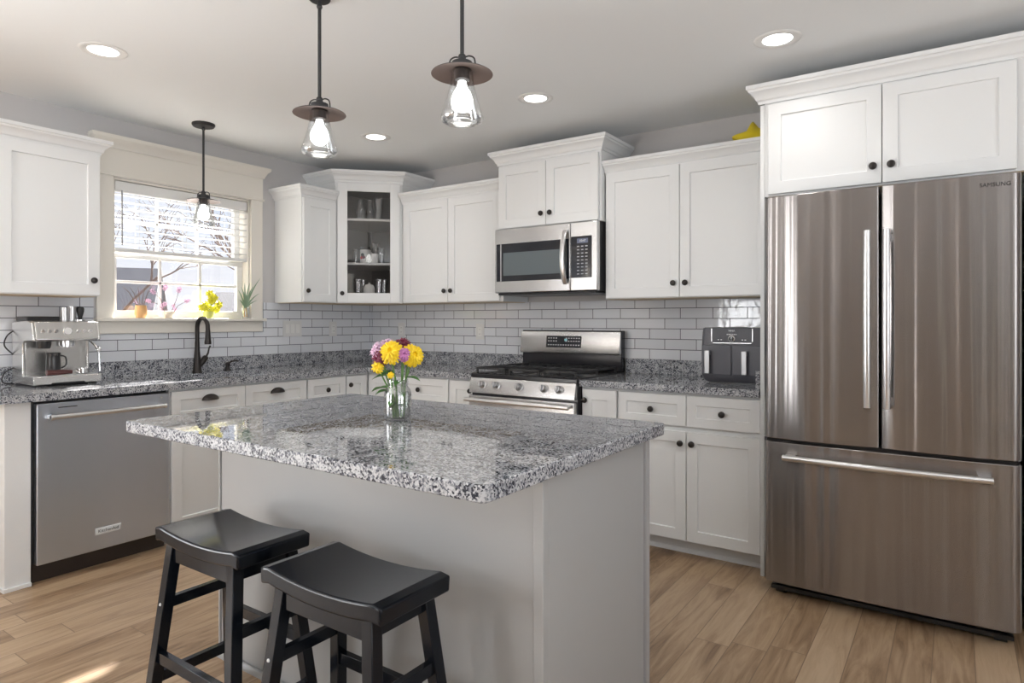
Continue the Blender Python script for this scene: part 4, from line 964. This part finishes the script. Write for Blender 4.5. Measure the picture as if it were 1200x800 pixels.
# camera-ish axes at the bouquet: right = (.82,.57), towards viewer = (.70,-.71)
RT = Vector((math.cos(.6033), math.sin(.6033), 0)); TW = Vector((math.sin(.6033), -math.cos(.6033), 0)); V0 = Vector((VX, VY, 0))
def bp(px, py, tw): return V0 + RT*((px-457.5)*.002843) + TW*tw + Vector((0, 0, 1.243-(py-376)*.00281))
def ft(a, b): return (VX+a, VY+b, .9225)
flower('big bright yellow mum front left in the island bouquet', bp(452, 411, .035), ft(.004, -.006), TW*1.0+Vector((0, 0, .55))-RT*.15, .044, M_yel, 9, 24, .24, leaves=((.66, 3.6, .06),))
flower('big yellow mum at the right of the island bouquet', bp(477, 415, .02), ft(.012, .004), TW*.9+Vector((0, 0, .35))+RT*.7, .042, M_yel, 9, 24, .24, leaves=((.62, .3, .05),))
flower('pale pink mum at the left edge of the island bouquet', bp(434, 410, .01), ft(-.012, .006), -RT*1.0+TW*.5+Vector((0, 0, .3)), .037, M_pink, 6, 20, .20, leaves=((.6, 3.9, .055),))
flower('pale pink mum at the top of the island bouquet', bp(443, 402, -.02), ft(-.008, .014), Vector((0, 0, 1))-RT*.3+TW*.3, .030, M_pink, 6, 20, .20, leaves=((.2, 4.6, .035), (.34, 3.2, .04), (.6, 4.4, .055)))
flower('small mauve mum between the two big yellow ones', bp(468, 414, .045), ft(.006, .010), TW*1.0+Vector((0, 0, .2))+RT*.1, .026, M_purp, 6, 20, .22, leaves=((.25, 3.8, .035), (.38, 5.6, .04), (.55, 5.0, .05)))
flower('dark maroon mum at the left behind the big yellow one', bp(438, 418, .026), ft(-.010, -.010), -RT*.5+TW*.8+Vector((0, 0, .1)), .034, M_red, 6, 18, .25, leaves=((.3, 2.2, .04), (.42, 4.0, .05), (.2, 5.5, .035)))
flower('dark maroon mum at the back top of the bouquet', bp(462, 403, -.015), ft(.0, .018), Vector((0, 0, 1))+TW*.5, .036, M_red, 6, 18, .25)
flower('little maroon bloom at the back right, between yellow and pink', bp(470, 408, -.03), ft(.014, .014), Vector((0, 0, 1))+RT*.4+TW*.3, .022, M_red, 6, 16, .25)
flower('small half-open yellow bloom low at the left of the bouquet', bp(436, 429, .035), ft(-.014, -.002), TW*1.0-RT*.3+Vector((0, 0, .1)), .024, M_yel, 5, 14, .34, leaves=((.55, 3.4, .065), (.5, 4.3, .05)))
flower('tiny yellow bud at the lower front of the bouquet', bp(452, 438, .045), ft(-.002, -.014), TW*1.0+Vector((0, 0, .3)), .013, M_yel, 4, 9, .45, leaves=((.35, 5.2, .045), (.45, 3.0, .045), (.3, .8, .04)))

# ------------------------------------------------------------------ sill plants
SZ = WZ0+.0045
def leafblade(bm, p0, p1, p2, w_, n_=7):
    p0, p1, p2 = Vector(p0), Vector(p1), Vector(p2); rows = []
    for k in range(n_+1):
        q = k/n_; c = (1-q)**2*p0+2*q*(1-q)*p1+q*q*p2; wd = w_*(1-q**2.2)+.0006
        rows.append([bm.verts.new(c+Vector((.3, 1, 0))*wd*.5), bm.verts.new(c+Vector((0, 0, -wd*.35))), bm.verts.new(c-Vector((.3, 1, 0))*wd*.5)])
    for A, B_ in zip(rows, rows[1:]):
        for k in range(2): bm.faces.new((A[k], A[k+1], B_[k+1], B_[k]))
t = thing('potted_cutting', 'bare twigs in a round amber pot at the left of the window sill', 'plant', (-.005, -1.905, SZ))
bm = NB(); lathe(bm, [(0, 0), (.026, 0), (.034, .025), (.033, .060), (.030, .078), (.027, .078), (.029, .055), (.029, .03), (0, .03)], seg=22); link('pot', bm, M_terra, t)
bm = NB(); random.seed(11)
for k in range(5):
    a = random.uniform(0, 6.28); L_ = random.uniform(.06, .11); y_ = (k-2)*.028-.012
    tube(bm, [(0, 0, .03), (0, y_*.4, .085), (.0, y_, .085+L_*.8), (.004, y_*1.6, .085+L_*1.2)], [.003, .0026, .002, .001], 6)
link('twigs', bm, M_twig, t)
t = thing('orchid_pot', 'low bowl with thin pink-flowered sprigs near the middle of the sill', 'plant', (-.005, -1.735, SZ))
bm = NB(); lathe(bm, [(0, 0), (.025, 0), (.037, .022), (.038, .040), (.034, .040), (.03, .02), (0, .02)], seg=22); link('bowl', bm, M_cream, t)
bm = NB(); lathe(bm, [(0, .036), (.02, .034), (.033, .030)], seg=16); link('soil', bm, M_twig, t)
spr = [((0, -.02, .02), (0, -.05, .12), (0, -.10, .17)), ((0, -.01, .02), (0, -.03, .14), (0, -.02, .20)), ((0, .01, .02), (0, .05, .12), (0, .07, .19)), ((0, .02, .02), (0, .06, .08), (0, .13, .12)), ((0, .0, .02), (0, -.07, .09), (0, -.13, .11))]
bm = NB(); bmf = NB()
for a, b, c in spr:
    tube(bm, [a, b, c], [.0022, .0018, .001], 6)
    for q in (.6, .8, 1.):
        p = Vector(a).lerp(Vector(b), q) if q < .7 else Vector(b).lerp(Vector(c), q)
        petals(bmf, p, (1, random.uniform(-.4, .4), .2), .017, 2, 6, .5, .3)
link('sprigs', bm, M_twig, t); link('blossoms', bmf, M_pink, t)
t = thing('potted_flower', 'lime-yellow flowers in a small pot behind the faucet on the sill', 'plant', (.005, -1.475, SZ))
bm = NB(); lathe(bm, [(0, 0), (.028, 0), (.036, .045), (.033, .045), (.028, .02), (0, .02)], seg=22); link('pot', bm, mat('pot_lime', (.70, .72, .20), .4), t)
bm = NB(); random.seed(5); heads = [(.01, -.045, .075), (.012, .018, .12), (.0, .055, .065), (.0, .015, .165), (-.01, -.01, .09), (.0, .04, .14), (.01, .0, .06), (.005, .075, .095)]
for p in heads: tube(bm, [(0, 0, .02), (p[0]*.5, p[1]*.5, p[2]*.6), p], .002, 6)
link('stems', bm, M_stem, t)
for p in heads:
    bm = NB(); petals(bm, p, (1, random.uniform(-.3, .3), .5), .032, 4, 10, .5, .5); link('bloom', bm, M_yel2, t, smooth=25)
t = thing('air_plant', 'spiky grey-green plant in a glass with pale roots at the right of the sill', 'plant', (.012, -1.205, SZ))
bm = NB(); lathe(bm, glassprof(.024, .029, .075), seg=22); link('glass', bm, M_jar, t)
bm = NB(); random.seed(8)
for k in range(9): a = random.uniform(0, 6.28); tube(bm, [(0, 0, .085), (.008*math.cos(a), .008*math.sin(a), .045), (.014*math.cos(a+1), .014*math.sin(a+1), .010)], .0022, 6)
link('roots', bm, M_terra, t)
bm = NB()
for y_, z_, my, mz in ((.105, .290, .030, .19), (.100, .180, .040, .15), (.085, .130, .04, .12), (-.045, .220, -.01, .16), (-.070, .200, -.03, .15), (-.060, .130, -.035, .12), (.02, .250, .0, .17), (.050, .230, .01, .17), (-.02, .250, -.01, .17)):
    leafblade(bm, (0, 0, .07), (.01, my, mz), (.02, y_, z_), .013)
link('leaves', bm, M_aloe, t)

# ------------------------------------------------------------------ outside the sink window
bm = NB(); box(bm, -90, -.17, -60, 90, -1.6, -1.5)
m_ = mat('dry_lawn', (.24, .24, .235), .9); o = link('lawn', bm, m_); tag(o, 'pale winter lawn outside the sink window', 'ground'); o['kind'] = 'structure'
def house(label, cx, cy, rz, L_, W_, eave, ridge, wall, roof, chim):
    t = thing('neighbour_house', label, 'house', (cx, cy, -1.5), rz)
    bm = NB(); prism(bm, [(-W_/2, 0), (W_/2, 0), (W_/2, eave), (0, ridge-.15), (-W_/2, eave)], -L_/2, L_/2, 'x'); link('walls', bm, wall, t)
    bm = NB()
    for s_ in (-1, 1): prism(bm, [(s_*(W_/2+.5), eave-.35), (s_*(W_/2+.5), eave-.15), (0, ridge+.15), (0, ridge-.1)], -L_/2-.4, L_/2+.4, 'x')
    link('roof', bm, roof, t)
    if chim is not None:
        bm = NB(); box(bm, chim-.5, chim+.5, -.5, .5, ridge-1.2, ridge+1.2); box(bm, chim-.6, chim+.6, -.6, .6, ridge+1.2, ridge+1.4); link('chimney', bm, mat('chimney_brick', (.32, .26, .25), .9), t)
    for k in range(4):
        x = -L_/2+L_*(k+.5)/4; bm = NB(); box(bm, x-.5, x+.5, -W_/2-.04, -W_/2-.005, 1.2, 2.6); link('window', bm, mat('house_window', (.25, .28, .33), .1), t)
m_w = mat('siding_pale_grey', (.85, .85, .85), .8); m_r = mat('roof_shingle_grey', (.15, .15, .17), .9)
house('pale grey house with chimney seen through the left of the sink window', -36, 11.0, 1.0, 9, 8, 3.0, 5.6, m_w, m_r, -1.5)
house('long low grey-roofed house seen through the right of the sink window', -32, 27, .75, 16, 8, 2.4, 4.6, m_w, m_r, None)
def tree(label, x, y, h, seed, lean=0.):
    random.seed(seed); t = thing('bare_tree', label, 'tree', (x, y, -1.5), group='bare trees outside the sink window')
    bt = NB(); bb = NB()
    def grow(bm, p, d, ln, r, dep):
        q = p + d*ln; mid = (p+q)/2+Vector((random.uniform(-1, 1), random.uniform(-1, 1), 0))*ln*.05
        tube(bm, [p, mid, q], [r, r*.85, r*.7], 6, caps=False)
        if dep == 0: return
        for k in range(3 if dep > 1 else 2):
            a = random.uniform(.35, .8); v = Vector((random.uniform(-1, 1), random.uniform(-1, 1), random.uniform(-.2, .6))).normalized()
            grow(bb, p.lerp(q, random.uniform(.55, 1)), (d*math.cos(a)+v*math.sin(a)).normalized(), ln*random.uniform(.6, .8), r*.6, dep-1)
    grow(bt, Vector((0, 0, 0)), Vector((lean, 0, 1)).normalized(), h*.42, h*.013, 5)
    link('trunk', bt, M_twig, t, smooth=80); link('branches', bb, M_twig, t, smooth=80)
tree('bare tree outside, seen at the left side of the sink window', -22, 7.6, 8.5, 21)
tree('bare tree outside, seen at the middle of the sink window', -14, 9.0, 7.0, 4)
tree('bare tree outside, seen at the right side of the sink window', -6.5, 5.9, 6.5, 9)
